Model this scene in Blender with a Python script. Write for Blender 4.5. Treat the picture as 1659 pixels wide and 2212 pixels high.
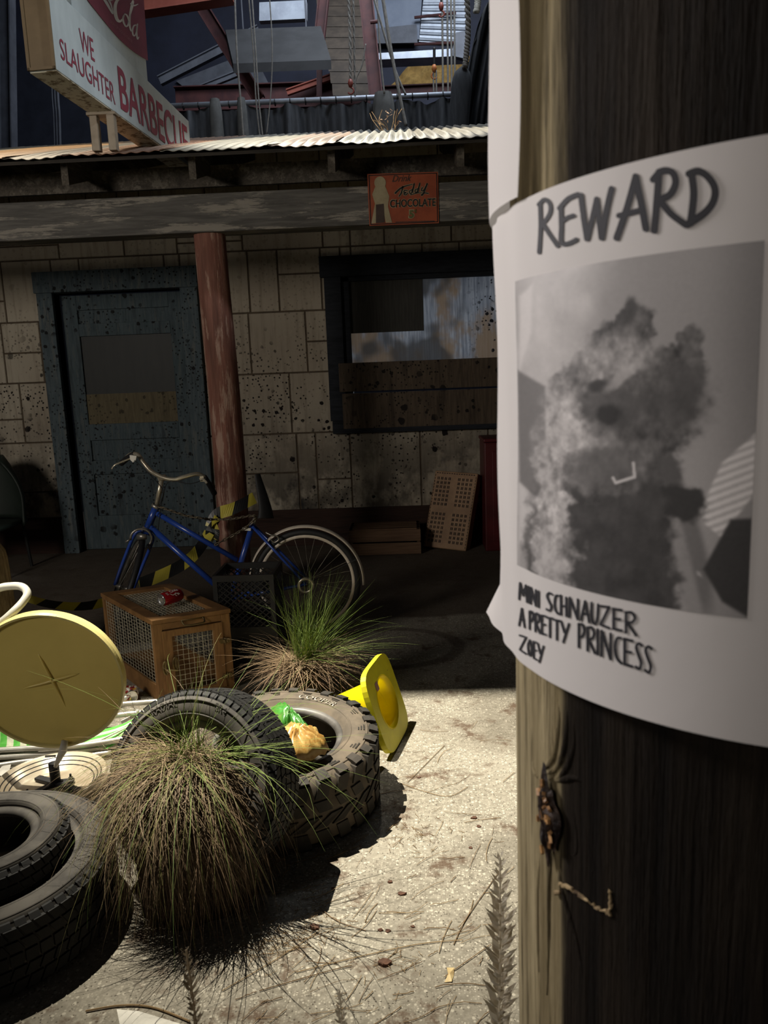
import bpy, bmesh, math, random
import numpy as np
from mathutils import Vector, Matrix
for o in list(bpy.data.objects): bpy.data.objects.remove(o)
SC = bpy.context.scene
COL = SC.collection
PI = math.pi
V = Vector
rnd = random.Random(7)

# ------------------------------------------------------------------ camera
IW, IH, FPX, CAMH = 1659.0, 2212.0, 1660.0, 1.40
def cam_axes(yaw, pitch, roll):
    y, p, r = math.radians(yaw), math.radians(pitch), math.radians(roll)
    f = V((math.sin(y)*math.cos(p), math.cos(y)*math.cos(p), math.sin(p)))
    rt = V((math.cos(y), -math.sin(y), 0)); up = rt.cross(f)
    return math.cos(r)*rt - math.sin(r)*up, math.sin(r)*rt + math.cos(r)*up, f
CR, CU, CF = cam_axes(-2, -10, 2.2)
CO = V((0, 0, CAMH))
cd = bpy.data.cameras.new('camera'); cam = bpy.data.objects.new('camera', cd); COL.objects.link(cam)
m = Matrix((CR, CU, -CF)).transposed().to_4x4(); m.translation = CO
cam.matrix_world = m
cd.sensor_fit = 'VERTICAL'; cd.sensor_height = 36.0; cd.lens = FPX/IH*36.0
cd.clip_start = 0.02; cd.clip_end = 100
cd.dof.use_dof = True; cd.dof.focus_distance = 3.2; cd.dof.aperture_fstop = 14
SC.camera = cam
SC.view_settings.view_transform = 'Standard'; SC.view_settings.look = 'None'
SC.view_settings.gamma = 1.0; SC.view_settings.exposure = 0.0
SC.view_settings.use_curve_mapping = False
try:
    SC.cycles.use_denoising = True; SC.cycles.max_bounces = 6; SC.cycles.diffuse_bounces = 3
    SC.cycles.caustics_reflective = False; SC.cycles.caustics_refractive = False
    SC.cycles.sample_clamp_indirect = 4.0
except Exception: pass

# ------------------------------------------------------------------ world and lights
wd = bpy.data.worlds.new('world'); SC.world = wd; wd.use_nodes = True
wd.node_tree.nodes['Background'].inputs[0].default_value = (0.8, 0.82, 0.9, 1)
wd.node_tree.nodes['Background'].inputs[1].default_value = 0.016
def lamp(name, kind, loc, target, power, color, **kw):
    ld = bpy.data.lights.new(name, kind); ld.energy = power; ld.color = color
    for k, v in kw.items(): setattr(ld, k, v)
    o = bpy.data.objects.new(name, ld); COL.objects.link(o); o.location = loc
    o.rotation_euler = (V(target)-V(loc)).to_track_quat('-Z', 'Y').to_euler()
    return o
lamp('key_spotlight', 'SPOT', (-2.3, 3.0, 6.0), (-0.20, 2.70, 0.0), 5200, (1.0, 0.93, 0.77), spot_size=math.radians(30), spot_blend=1.0, shadow_soft_size=0.014)
lamp('roof_spotlight', 'SPOT', (-0.25, 5.55, 4.6), (-0.3, 5.5, 3.0), 420, (1.0, 0.95, 0.84), spot_size=math.radians(72), spot_blend=0.35, shadow_soft_size=0.05)
lamp('roof_spotlight', 'SPOT', (-2.35, 5.55, 4.6), (-2.3, 5.5, 3.0), 230, (1.0, 0.86, 0.66), spot_size=math.radians(72), spot_blend=0.35, shadow_soft_size=0.05)
lamp('sign_spotlight', 'SPOT', (3.2, 2.6, 5.6), (-1.45, 4.7, 3.2), 560, (0.93, 0.97, 1.0), spot_size=math.radians(32), spot_blend=0.6, shadow_soft_size=0.1)
lamp('porch_fill', 'SPOT', (-3.9, -0.4, 2.5), (-1.1, 6.0, 1.3), 340, (1.0, 0.92, 0.82), spot_size=math.radians(58), spot_blend=0.5, shadow_soft_size=0.6)  # added fill that brightens the porch wall and post
lamp('pole_side_fill', 'SPOT', (-1.8, 1.3, 2.35), (0.15, 0.42, 1.30), 230, (1.0, 0.94, 0.93), spot_size=math.radians(32), spot_blend=0.6, shadow_soft_size=0.28)  # added fill from the side, brightens the pole's left edge
lamp('pole_front_fill', 'SPOT', (-1.0, -0.75, 1.9), (0.22, 0.46, 1.20), 35, (1.0, 0.91, 0.85), spot_size=math.radians(56), spot_blend=0.4, shadow_soft_size=0.3)  # added fill from the camera side, brightens the poster
lamp('hall_light', 'AREA', (1.0, 9.0, 8.5), (1.0, 12.5, 4.0), 270, (0.82, 0.9, 1.0), shape='RECTANGLE', size=3.0, size_y=2.0)
lamp('hall_front_light', 'AREA', (-0.5, 6.6, 7.5), (0.0, 12.0, 4.6), 75, (0.8, 0.88, 1.0), shape='RECTANGLE', size=3.0, size_y=1.0)
lamp('interior_light', 'AREA', (0.35, 7.6, 1.72), (0.3, 6.45, 1.72), 7, (0.85, 0.92, 1.0), shape='RECTANGLE', size=1.7, size_y=1.25)

# ------------------------------------------------------------------ pixel helpers
def ray(px, py): return CF + CR*((px-IW/2)/FPX) - CU*((py-IH/2)/FPX)
def at(px, py, X=None, Y=None, Z=None):
    d = ray(px, py)
    t = X/d.x if X is not None else Y/d.y if Y is not None else (Z-CAMH)/d.z
    return CO + d*t
def hit(px, py, p, n):
    d = ray(px, py); return CO + d*((V(p)-CO).dot(n)/d.dot(n))
def pix(p):
    v = V(p)-CO; k = v.dot(CF); return IW/2+FPX*v.dot(CR)/k, IH/2-FPX*v.dot(CU)/k

# ------------------------------------------------------------------ object helpers
def tag(o, label=None, cat=None, group=None, kind=None):
    if label: o['label'] = label
    if cat: o['category'] = cat
    if group: o['group'] = group
    if kind: o['kind'] = kind
    return o
ORG = {}
def thing(name, loc, label, cat, group=None, kind=None):
    o = bpy.data.objects.new(name, None); COL.objects.link(o); o.location = loc
    o.empty_display_size = 0.1; ORG[o] = V(loc)
    return tag(o, label, cat, group, kind)
class MB:
    def __init__(s): s.v = []; s.f = []; s.m = []
    def add(s, vs, fs, mi=0):
        b = len(s.v); s.v += [V(p) for p in vs]; s.f += [[i+b for i in f] for f in fs]; s.m += [mi]*len(fs)
    def box(s, c, size, rot=None, mi=0):
        hx, hy, hz = size[0]/2, size[1]/2, size[2]/2
        vs = [V((x, y, z)) for x in (-hx, hx) for y in (-hy, hy) for z in (-hz, hz)]
        if rot is not None: vs = [rot @ p for p in vs]
        vs = [p+V(c) for p in vs]
        s.add(vs, [(0,1,3,2),(4,6,7,5),(0,4,5,1),(2,3,7,6),(0,2,6,4),(1,5,7,3)], mi)
    def box2(s, a, b, mi=0):
        a, b = V(a), V(b); s.box((a+b)/2, (abs(b.x-a.x), abs(b.y-a.y), abs(b.z-a.z)), None, mi)
    def hexa(s, q1, q2, mi=0):      # two quads, front and back
        s.add(list(q1)+list(q2), [(0,1,2,3),(7,6,5,4),(0,4,5,1),(1,5,6,2),(2,6,7,3),(3,7,4,0)], mi)
    def tube(s, path, r, n=8, closed=False, cap=True, mi=0, flat=1.0):
        P = [V(p) for p in path]; k = len(P)
        if k < 2: return
        rs = list(r) if isinstance(r, (list, tuple)) else [r]*k
        T = []
        for i in range(k):
            if closed: t = P[(i+1) % k]-P[i-1]
            else: t = P[min(i+1, k-1)]-P[max(i-1, 0)]
            T.append(t.normalized() if t.length > 1e-9 else V((0, 0, 1)))
        u = T[0].orthogonal().normalized(); rings = []
        b = len(s.v)
        for i in range(k):
            u = (u - T[i]*u.dot(T[i]))
            u = u.normalized() if u.length > 1e-6 else T[i].orthogonal().normalized()
            w = T[i].cross(u)
            for j in range(n):
                a = 2*PI*j/n; s.v.append(P[i]+(u*math.cos(a)+w*(math.sin(a)*flat))*rs[i])
        m = k if closed else k-1
        for i in range(m):
            for j in range(n):
                a0 = b+i*n+j; a1 = b+i*n+(j+1) % n; c0 = b+((i+1) % k)*n+j; c1 = b+((i+1) % k)*n+(j+1) % n
                s.f.append([a0, a1, c1, c0]); s.m.append(mi)
        if cap and not closed:
            s.f.append([b+j for j in range(n)][::-1]); s.m.append(mi)
            s.f.append([b+(k-1)*n+j for j in range(n)]); s.m.append(mi)
    def lathe(s, prof, c, a, n=48, mi=0, closed=False, e1=None):   # profile (r,h) round axis a
        a = V(a).normalized(); e1 = V(e1) if e1 is not None else a.orthogonal().normalized(); e2 = a.cross(e1); c = V(c); b = len(s.v); k = len(prof)
        for i in range(n):
            t = 2*PI*i/n; d = e1*math.cos(t)+e2*math.sin(t)
            for r, h in prof: s.v.append(c+a*h+d*r)
        for i in range(n):
            for j in range(k if closed else k-1):
                j2 = (j+1) % k
                s.f.append([b+i*k+j, b+((i+1) % n)*k+j, b+((i+1) % n)*k+j2, b+i*k+j2]); s.m.append(mi)
    def grid(s, fn, nu, nv, mi=0):
        b = len(s.v)
        for i in range(nu+1):
            for j in range(nv+1): s.v.append(V(fn(i/nu, j/nv)))
        for i in range(nu):
            for j in range(nv):
                a = b+i*(nv+1)+j; s.f.append([a, a+nv+1, a+nv+2, a+1]); s.m.append(mi)
    def prism(s, poly, d, mi=0):    # polygon swept by vector d
        k = len(poly); P = [V(p) for p in poly]; d = V(d)
        s.add(P+[p+d for p in P], [list(range(k))[::-1], [k+i for i in range(k)]]+[[i, (i+1) % k, k+(i+1) % k, k+i] for i in range(k)], mi)
    def build(s, name, mat, parent=None, smooth=False, bevel=0.0, label=None, kind=None, fixn=True):
        org = ORG.get(parent, V((0, 0, 0))) if parent else V((0, 0, 0))
        me = bpy.data.meshes.new(name)
        me.from_pydata([tuple(p-org) for p in s.v], [], s.f)
        for mt in (mat if isinstance(mat, (list, tuple)) else [mat]): me.materials.append(mt)
        if len(me.materials) > 1: me.polygons.foreach_set('material_index', s.m)
        if fixn:
            bm = bmesh.new(); bm.from_mesh(me); bmesh.ops.recalc_face_normals(bm, faces=bm.faces); bm.to_mesh(me); bm.free()
        if smooth: me.polygons.foreach_set('use_smooth', [True]*len(me.polygons))
        me.update()
        o = bpy.data.objects.new(name, me); COL.objects.link(o)
        if parent: o.parent = parent; ORG[o] = org
        if bevel:
            md = o.modifiers.new('bevel', 'BEVEL'); md.width = bevel; md.segments = 2; md.limit_method = 'ANGLE'
        if label: o['label'] = label
        if kind: o['kind'] = kind
        return o
def solo(mb, name, mat, label, cat, group=None, kind=None, **kw):
    """a one-mesh thing: origin moved to its base centre"""
    xs = [p.x for p in mb.v]; ys = [p.y for p in mb.v]; zs = [p.z for p in mb.v]
    o3 = V(((min(xs)+max(xs))/2, (min(ys)+max(ys))/2, min(zs)))
    mb.v = [p-o3 for p in mb.v]
    o = mb.build(name, mat, None, **kw); o.location = o3
    return tag(o, label, cat, group, kind)
def struct(mb, name, mat, parent=None, **kw):
    o = mb.build(name, mat, parent, **kw)
    if not parent: o['kind'] = 'structure'
    return o
def smooth_path(pts, n=6, closed=False):
    P = [V(p) for p in pts]; k = len(P); out = []
    for i in range(k if closed else k-1):
        g = (lambda j: P[j % k]) if closed else (lambda j: P[max(0, min(k-1, j))])
        p0, p1, p2, p3 = g(i-1), g(i), g(i+1), g(i+2)
        for t in range(n):
            t = t/n
            out.append(0.5*((2*p1)+(p2-p0)*t+(2*p0-5*p1+4*p2-p3)*t*t+(3*p1-p0-3*p2+p3)*t**3))
    if not closed: out.append(P[-1])
    return out
def copy_tree(o, parent=None):
    c = o.copy(); COL.objects.link(c)
    if parent: c.parent = parent
    for ch in list(o.children): copy_tree(ch, c)
    return c
def font_mesh(text, size=1.0, offset=0.0, shear=0.0, spacing=1.0):
    """glyph triangles of the built-in typeface as (x,y) verts and faces"""
    cu = bpy.data.curves.new('lettering', 'FONT'); cu.body = text; cu.size = size; cu.offset = offset; cu.shear = shear; cu.space_character = spacing
    cu.resolution_u = 4
    ob = bpy.data.objects.new('lettering', cu); COL.objects.link(ob)
    dg = bpy.context.evaluated_depsgraph_get(); ev = ob.evaluated_get(dg); me = ev.to_mesh()
    vs = [(v.co.x, v.co.y) for v in me.vertices]; fs = [list(p.vertices) for p in me.polygons]
    ev.to_mesh_clear(); bpy.data.objects.remove(ob); bpy.data.curves.remove(cu)
    return vs, fs
def text_on(mb, text, x0, x1, y0, y1, fn, offset=0.0, shear=0.0, spacing=1.0, mi=0, bbox=None):
    """fit text in the box x0..x1, y0..y1 of a surface given by fn(x,y)"""
    vs, fs = font_mesh(text, 1.0, offset, shear, spacing)
    a = bbox or (min(v[0] for v in vs), max(v[0] for v in vs), min(v[1] for v in vs), max(v[1] for v in vs))
    mb.add([fn(x0+(x-a[0])/(a[1]-a[0])*(x1-x0), y0+(y-a[2])/(a[3]-a[2])*(y1-y0)) for x, y in vs], fs, mi)
    return a
def stroke(mb, pts, w, fn, mi=0, n=5, sm=True):
    """flat brush stroke: 2-D polyline of half-width w (number or list), mapped by fn"""
    P = [V((p[0], p[1], 0)) for p in pts]
    ws = list(w) if isinstance(w, (list, tuple)) else [w]*len(P)
    if sm and len(P) > 2:
        k = len(P); Q = smooth_path(P, n); W2 = []
        for i in range(len(Q)):
            t = i/n; j = min(int(t), k-2); W2.append(ws[j]+(ws[j+1]-ws[j])*(t-j))
        P, ws = Q, W2
    L = []; R = []
    for i, p in enumerate(P):
        t = P[min(i+1, len(P)-1)]-P[max(i-1, 0)]; t = t.normalized() if t.length > 1e-9 else V((1, 0, 0))
        nn = V((-t.y, t.x, 0)); L.append(p+nn*ws[i]); R.append(p-nn*ws[i])
    vs = []
    for a, b in zip(L, R): vs += [fn(a.x, a.y), fn(b.x, b.y)]
    fs = [(2*i, 2*i+1, 2*i+3, 2*i+2) for i in range(len(P)-1)]
    for p, t, w_ in ((P[0], P[0]-P[1], ws[0]), (P[-1], P[-1]-P[-2], ws[-1])):   # round ends
        a0 = math.atan2(t.y, t.x); b = len(vs)
        ring = [p+V((math.cos(a0-PI/2+PI*q/6), math.sin(a0-PI/2+PI*q/6), 0))*w_ for q in range(7)]
        vs += [fn(q.x, q.y) for q in ring]; fs.append(tuple(range(b, b+7)))
    mb.add(vs, fs, mi)
def disc2d(mb, c, rx, ry, fn, mi=0, n=24, rot=0.0):
    vs = []
    for i in range(n):
        a = 2*PI*i/n; x, y = rx*math.cos(a), ry*math.sin(a)
        vs.append(fn(c[0]+x*math.cos(rot)-y*math.sin(rot), c[1]+x*math.sin(rot)+y*math.cos(rot)))
    mb.add(vs, [list(range(n))], mi)
# ------------------------------------------------------------------ materials
class NT:
    def __init__(s, name):
        s.m = bpy.data.materials.new(name); s.m.use_nodes = True; s.t = s.m.node_tree
        s.b = s.t.nodes['Principled BSDF']; s.out = s.t.nodes['Material Output']
        s.tc = s.t.nodes.new('ShaderNodeTexCoord')
    def n(s, ty, **kw):
        nd = s.t.nodes.new(ty)
        for k, v in kw.items():
            if k.startswith('i_'): s.put(nd.inputs[k[2:].replace('_', ' ')], v)
            else: setattr(nd, k, v)
        return nd
    def put(s, sock, v):
        if hasattr(v, 'is_output') or isinstance(v, bpy.types.NodeSocket): s.t.links.new(v, sock)
        elif isinstance(v, (tuple, list)) and len(v) == 3 and sock.type == 'RGBA': sock.default_value = (*v, 1)
        else: sock.default_value = v
    def coord(s, scale=(1, 1, 1), loc=(0, 0, 0), rot=(0, 0, 0), src='Object'):
        mp = s.n('ShaderNodeMapping'); s.t.links.new(s.tc.outputs[src], mp.inputs[0])
        mp.inputs['Scale'].default_value = scale; mp.inputs['Location'].default_value = loc; mp.inputs['Rotation'].default_value = rot
        return mp.outputs[0]
    def noise(s, scale=5, detail=4, rough=.6, st=(1, 1, 1), loc=(0, 0, 0), dist=0):
        nd = s.n('ShaderNodeTexNoise'); s.put(nd.inputs['Vector'], s.coord(st, loc)); nd.inputs['Scale'].default_value = scale
        nd.inputs['Detail'].default_value = detail; nd.inputs['Roughness'].default_value = rough; nd.inputs['Distortion'].default_value = dist
        return nd.outputs['Fac']
    def voro(s, scale=5, feature='F1', out='Distance', st=(1, 1, 1), loc=(0, 0, 0), rand=1):
        nd = s.n('ShaderNodeTexVoronoi'); nd.feature = feature; s.put(nd.inputs['Vector'], s.coord(st, loc)); nd.inputs['Scale'].default_value = scale
        nd.inputs['Randomness'].default_value = rand
        return nd.outputs[out]
    def ramp(s, fac, a, b, c0=0.0, c1=1.0):      # smooth remap a..b -> c0..c1
        nd = s.n('ShaderNodeMapRange'); nd.interpolation_type = 'SMOOTHSTEP'; s.put(nd.inputs[0], fac)
        for i, v in zip((1, 2, 3, 4), (a, b, c0, c1)): nd.inputs[i].default_value = v
        return nd.outputs[0]
    def mix(s, fac, a, b, mode='MIX'):
        nd = s.n('ShaderNodeMix'); nd.data_type = 'RGBA'; nd.blend_type = mode
        s.put(nd.inputs[0], fac); s.put(nd.inputs[6], a); s.put(nd.inputs[7], b); return nd.outputs[2]
    def math(s, op, a, b=0.0):
        nd = s.n('ShaderNodeMath'); nd.operation = op; s.put(nd.inputs[0], a); s.put(nd.inputs[1], b); return nd.outputs[0]
    def axis(s, k, src='Object'):
        nd = s.n('ShaderNodeSeparateXYZ'); s.t.links.new(s.tc.outputs[src], nd.inputs[0]); return nd.outputs[k]
    def bump(s, h, strength=.5, dist=.01):
        nd = s.n('ShaderNodeBump'); s.put(nd.inputs['Height'], h); nd.inputs['Strength'].default_value = strength; nd.inputs['Distance'].default_value = dist
        s.t.links.new(nd.outputs[0], s.b.inputs['Normal'])
    def fin(s, col=None, rough=.7, metal=0.0, spec=.4, **kw):
        if col is not None: s.put(s.b.inputs['Base Color'], col)
        s.put(s.b.inputs['Roughness'], rough); s.put(s.b.inputs['Metallic'], metal)
        s.b.inputs['Specular IOR Level'].default_value = spec
        for k, v in kw.items(): s.put(s.b.inputs[k.replace('_', ' ')], v)
        return s.m
def simple(name, c, c2=None, scale=12, rough=.6, metal=0, spec=.4, bump=0, st=(1, 1, 1), bd=.004, lo=.35, hi=.65, **kw):
    q = NT(name); c2 = c2 or tuple(x*.7 for x in c)
    nz = q.noise(scale, 5, .62, st)
    if bump: q.bump(nz, bump, bd)
    return q.fin(q.mix(q.ramp(nz, lo, hi), c2, c), rough, metal, spec, **kw)
def wood(name, c, c2, dark=None, grain=(2, 26, 26), scale=3, rough=.8, spatter=0.0, bump=.5, peel=None):
    """grain stretched along the axis whose factor is small"""
    q = NT(name)
    a = q.noise(scale, 6, .65, grain, dist=.4); b = q.noise(scale*.5, 4, .6, tuple(g*.6 for g in grain), (3, 7, 1))
    col = q.mix(q.ramp(a, .32, .68), c2, c); col = q.mix(q.ramp(b, .5, .75, 0, .7), col, dark or tuple(x*.4 for x in c2))
    if peel:
        pz = q.noise(5, 7, .75, tuple(max(.4, g*.22) for g in grain), (1, 5, 2)); col = q.mix(q.math('MULTIPLY', q.ramp(pz, .525, .60), .85), col, peel)
    if spatter:
        col = q.mix(q.math('MULTIPLY', spat(q, spatter), .92), col, (.006, .005, .005))
    q.bump(q.math('ADD', a, b), bump, .004)
    return q.fin(col, rough, 0, .25)
def spat(q, amount=1.0):
    """dark flung droplets: irregular dots of several sizes gathered in clumps"""
    tot = None
    for sc, th, lo in ((7, .22, .50), (15, .25, .47), (34, .28, .45)):
        d = q.voro(sc, loc=(sc, 2, 1)); w = q.noise(sc*3.2, 3, .6)
        d = q.math('ADD', d, q.math('MULTIPLY', q.math('SUBTRACT', w, .5), .35))
        m = q.ramp(d, th, th-.05)
        g = q.ramp(q.noise(2.1, 3, .6, loc=(sc, 0, 4)), lo+.10, lo)
        g = q.math('SUBTRACT', 1.0, g)
        m = q.math('MULTIPLY', m, g)
        tot = m if tot is None else q.math('MAXIMUM', tot, m)
    return q.math('MULTIPLY', tot, amount)

# ground: exposed-aggregate concrete, brown-stained towards the porch
q = NT('aggregate_concrete')
base = q.mix(q.ramp(q.noise(2.2, 5, .6), .3, .7), (.165, .147, .115), (.25, .228, .185))
cell = q.voro(165, out='Color'); cd_ = q.voro(165)
sep = q.n('ShaderNodeSeparateColor'); q.t.links.new(cell, sep.inputs[0])
peb = q.math('MULTIPLY', q.ramp(sep.outputs[0], .5, .6), q.ramp(cd_, .52, .3))
peb = q.math('MULTIPLY', peb, q.ramp(q.noise(5, 3), .36, .52, .25, 1))
cb = q.voro(85, out='Color', loc=(3, 1, 0)); cbd = q.voro(85, loc=(3, 1, 0)); sb = q.n('ShaderNodeSeparateColor'); q.t.links.new(cb, sb.inputs[0])
big = q.math('MULTIPLY', q.ramp(sb.outputs[0], .78, .84), q.ramp(q.math('ADD', cbd, q.math('MULTIPLY', q.noise(300, 2), .3)), .62, .42))
peb = q.math('MAXIMUM', q.math('MULTIPLY', peb, q.ramp(sep.outputs[2], 0, 1, .35, 1)), q.math('MULTIPLY', big, .9))
base = q.mix(q.ramp(q.noise(55, 5, .7), .35, .7, 0, .75), base, (.36, .33, .27))
col = q.mix(q.math('MULTIPLY', peb, .85), base, (.56, .515, .425))
drk = q.math('MULTIPLY', q.ramp(sep.outputs[1], .8, .86), q.ramp(cd_, .5, .3)); col = q.mix(q.math('MULTIPLY', drk, .8), col, (.05, .04, .03))
st_ = q.ramp(q.noise(1.3, 4, .6, loc=(5, 2, 0)),   .46, .70, 0, .6); col = q.mix(st_, col, (.10, .085, .065))
sil = q.ramp(q.noise(7, 6, .7, loc=(2, 9, 0)), .53, .66, 0, .8); col = q.mix(sil, col, (.075, .04, .022))
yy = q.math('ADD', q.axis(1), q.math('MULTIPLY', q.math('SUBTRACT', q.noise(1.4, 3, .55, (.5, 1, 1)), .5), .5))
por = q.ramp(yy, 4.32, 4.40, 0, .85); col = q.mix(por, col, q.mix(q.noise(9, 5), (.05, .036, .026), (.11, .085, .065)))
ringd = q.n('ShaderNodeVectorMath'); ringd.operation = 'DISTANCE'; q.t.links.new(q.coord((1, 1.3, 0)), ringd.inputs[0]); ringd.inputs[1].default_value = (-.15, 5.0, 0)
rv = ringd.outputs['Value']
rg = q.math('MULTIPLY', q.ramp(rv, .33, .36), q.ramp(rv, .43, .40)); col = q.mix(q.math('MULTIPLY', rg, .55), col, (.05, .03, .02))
q.bump(q.math('ADD', peb, q.noise(90, 4)), .35, .003)
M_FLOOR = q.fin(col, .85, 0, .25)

# painted mock-stone wall
q = NT('mock_stone_paint')
cellc = q.noise(.9, 2, .5, loc=(4, 0, 1)); a = q.noise(3, 6, .65, (9, 9, .7)); b = q.noise(30, 4, .6)
col = q.mix(q.ramp(cellc, .35, .65), (.34, .29, .225), (.47, .42, .335)); col = q.mix(q.ramp(a, .45, .72, 0, .6), col, (.19, .155, .115))
col = q.mix(q.ramp(b, .5, .8, 0, .35), col, (.42, .37, .28))
low = q.ramp(q.axis(2), 1.5, .25, 0, 1)
gr = q.math('MULTIPLY', q.ramp(q.noise(2.4, 5, .7, (1, 1, .7), (7, 1, 3)), .36, .56), q.math('MULTIPLY', low, .88)); col = q.mix(gr, col, (.055, .047, .038))
bl = q.math('MULTIPLY', q.ramp(q.noise(1.5, 5, .65, loc=(1.2, 3, 8)), .56, .63), q.ramp(q.axis(2), 1.0, .5, 0, .9)); col = q.mix(bl, col, (.018, .018, .022))
col = q.mix(q.math('MULTIPLY', spat(q), q.ramp(q.axis(2), 2.2, 1.3, .25, 1)), col, (.012, .009, .008))
q.bump(q.math('ADD', b, a), .3, .004)
M_STONE = q.fin(col, .85, 0, .2)
M_GROUT = simple('dark_grout', (.09, .065, .042), scale=20, rough=.95)
M_BASE = wood('stained_base_board', (.045, .024, .017), (.03, .016, .012), grain=(2, 26, 26))
M_DOOR = wood('flaking_blue_paint', (.085, .112, .125), (.055, .077, .088), (.024, .028, .032), grain=(22, 22, 2.5), spatter=1.0, peel=(.10, .115, .115))
M_FRAME = wood('flaking_blue_trim', (.098, .125, .138), (.062, .085, .098), (.028, .032, .036), grain=(20, 20, 2.5), spatter=1.0, peel=(.13, .14, .135))
M_WINFRAME = wood('black_blue_trim', (.026, .03, .038), (.016, .018, .024), grain=(3, 20, 20), bump=.3)
M_DARK = simple('black_recess', (.008, .008, .01), scale=8, rough=.9)
M_BOARD = wood('dirty_board', (.12, .09, .062), (.075, .055, .04), grain=(20, 20, 2), spatter=1.0, bump=.3)
M_BEAM = wood('weathered_beam', (.15, .142, .13), (.085, .08, .074), (.045, .041, .037), grain=(1.2, 14, 16), peel=(.30, .275, .235), bump=.8)
M_RAFTER = wood('weathered_rafter', (.11, .095, .075), (.06, .05, .04), grain=(16, 2, 16), peel=(.17, .15, .12))
M_DECK = wood('dark_roof_deck', (.05, .043, .035), (.03, .026, .022), grain=(2, 18, 18))
M_POST = wood('red_post_paint', (.27, .125, .09), (.18, .075, .055), (.07, .034, .026), grain=(15, 15, 1.2), peel=(.42, .28, .215), bump=1.6)
M_POLE = None
def sheetmat(name, c, c2, rust=.5, tile=False):
    q = NT(name); a = q.noise(2.2, 6, .7, (6, 1, 1)); b = q.noise(9, 5, .7)
    col = q.mix(q.ramp(a, .35, .65), c2, c); col = q.mix(q.ramp(b, .52, .7, 0, rust), col, (.33, .19, .10))
    if tile:
        br = q.n('ShaderNodeTexBrick'); q.put(br.inputs['Vector'], q.coord((1, 1, 1))); br.inputs['Scale'].default_value = 5; br.inputs['Mortar Size'].default_value = .012
        q.put(br.inputs['Color1'], (1, 1, 1)); q.put(br.inputs['Color2'], (.9, .86, .8)); q.put(br.inputs['Mortar'], (.45, .3, .22)); col = q.mix(1.0, col, br.outputs[0], 'MULTIPLY')
    q.bump(b, .15, .002)
    return q.fin(col, .55, .25, .4)
M_SHEETS = [sheetmat('orange_rust_sheet', (.26, .165, .085), (.20, .125, .062), .4), sheetmat('grey_sheet', (.16, .143, .11), (.12, .107, .085), .15),
            sheetmat('red_rust_sheet', (.27, .165, .10), (.215, .12, .075), .6, True), sheetmat('pale_sheet', (.25, .232, .185), (.19, .18, .145), .1),
            sheetmat('pink_rust_sheet', (.28, .20, .15), (.24, .20, .165), .35), sheetmat('white_sheet', (.30, .29, .25), (.23, .22, .19), .06), sheetmat('worn_sheet', (.22, .203, .162), (.165, .15, .122), .12)]

M_SIGNW = simple('sign_white_enamel', (.58, .65, .67), (.44, .50, .52), scale=2.5, rough=.45, st=(2, 2, .6), lo=.3, hi=.7)
q = NT('sign_soiled_soffit'); col = q.mix(q.ramp(q.noise(16, 6, .75), .48, .6), (.62, .58, .46), (.17, .12, .06)); M_SOFFIT = q.fin(col, .6)
M_TAN = simple('sign_tan_end', (.22, .155, .085), (.17, .12, .065), scale=4, rough=.6)
M_SIGNR = simple('sign_faded_red', (.29, .045, .075), (.24, .05, .08), scale=9, rough=.5)
M_DISC = simple('sign_disc_red', (.25, .06, .085), (.20, .05, .07), scale=6, rough=.4)
M_SIGNLET = simple('sign_white_letter', (.72, .72, .70), scale=4, rough=.5)
M_FADED = simple('sign_faded_letter', (.46, .24, .25), scale=4, rough=.5)
M_STEELP = simple('sign_post_steel', (.30, .25, .19), (.22, .18, .13), scale=10, rough=.5, metal=.3)

M_RUB = simple('dusty_rubber', (.115, .104, .09), (.055, .05, .045), scale=9, rough=.75, spec=.3, bump=.1)
M_RUBD = simple('dusty_brown_rubber', (.150, .120, .088), (.085, .07, .054), scale=7, rough=.8, spec=.3, bump=.1)
M_TREAD = simple('black_tread', (.022, .021, .020), (.013, .013, .013), scale=9, rough=.7, spec=.35)
M_TREADD = simple('brown_dusty_tread', (.05, .042, .034), (.02, .019, .017), scale=7, rough=.8)
M_BEAD = simple('worn_bead', (.16, .15, .14), (.06, .055, .05), scale=6, rough=.45, spec=.5)
M_WLET = simple('white_raised_letter', (.62, .57, .47), (.36, .32, .26), scale=25, rough=.6)
M_YEL = simple('yellow_cone_plastic', (.72, .66, .02), (.62, .56, .02), scale=8, rough=.45)
q = NT('yellow_cone_shell'); pm_ = q.fin((.85, .74, .01), .4); tr = q.n('ShaderNodeBsdfTranslucent'); q.put(tr.inputs[0], (.9, .78, .01)); mx = q.n('ShaderNodeMixShader'); mx.inputs[0].default_value = .5
q.t.links.new(q.b.outputs[0], mx.inputs[1]); q.t.links.new(tr.outputs[0], mx.inputs[2]); q.t.links.new(mx.outputs[0], q.out.inputs[0]); M_YELIN = pm_
M_YSEAT = simple('yellow_enamel', (.76, .61, .19), (.70, .56, .17), scale=3, rough=.28, spec=.5)
M_YRIM = simple('yellow_enamel_lit_rim', (.84, .72, .30), scale=3, rough=.25, spec=.5)  # seat yellow made paler, the lit edge is put into the colour
M_WHITE = simple('white_enamel_tube', (.78, .76, .66), scale=3, rough=.25, spec=.5)
M_ALU = simple('dull_aluminium', (.62, .60, .54), (.45, .43, .38), scale=6, rough=.35, metal=.6)
M_WPLAST = simple('white_plastic', (.74, .72, .66), scale=6, rough=.4)
M_GREENW = simple('green_webbing', (.10, .50, .05), (.07, .40, .04), scale=40, rough=.6)
M_WWEB = simple('white_webbing', (.72, .74, .55), scale=40, rough=.6)
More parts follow.
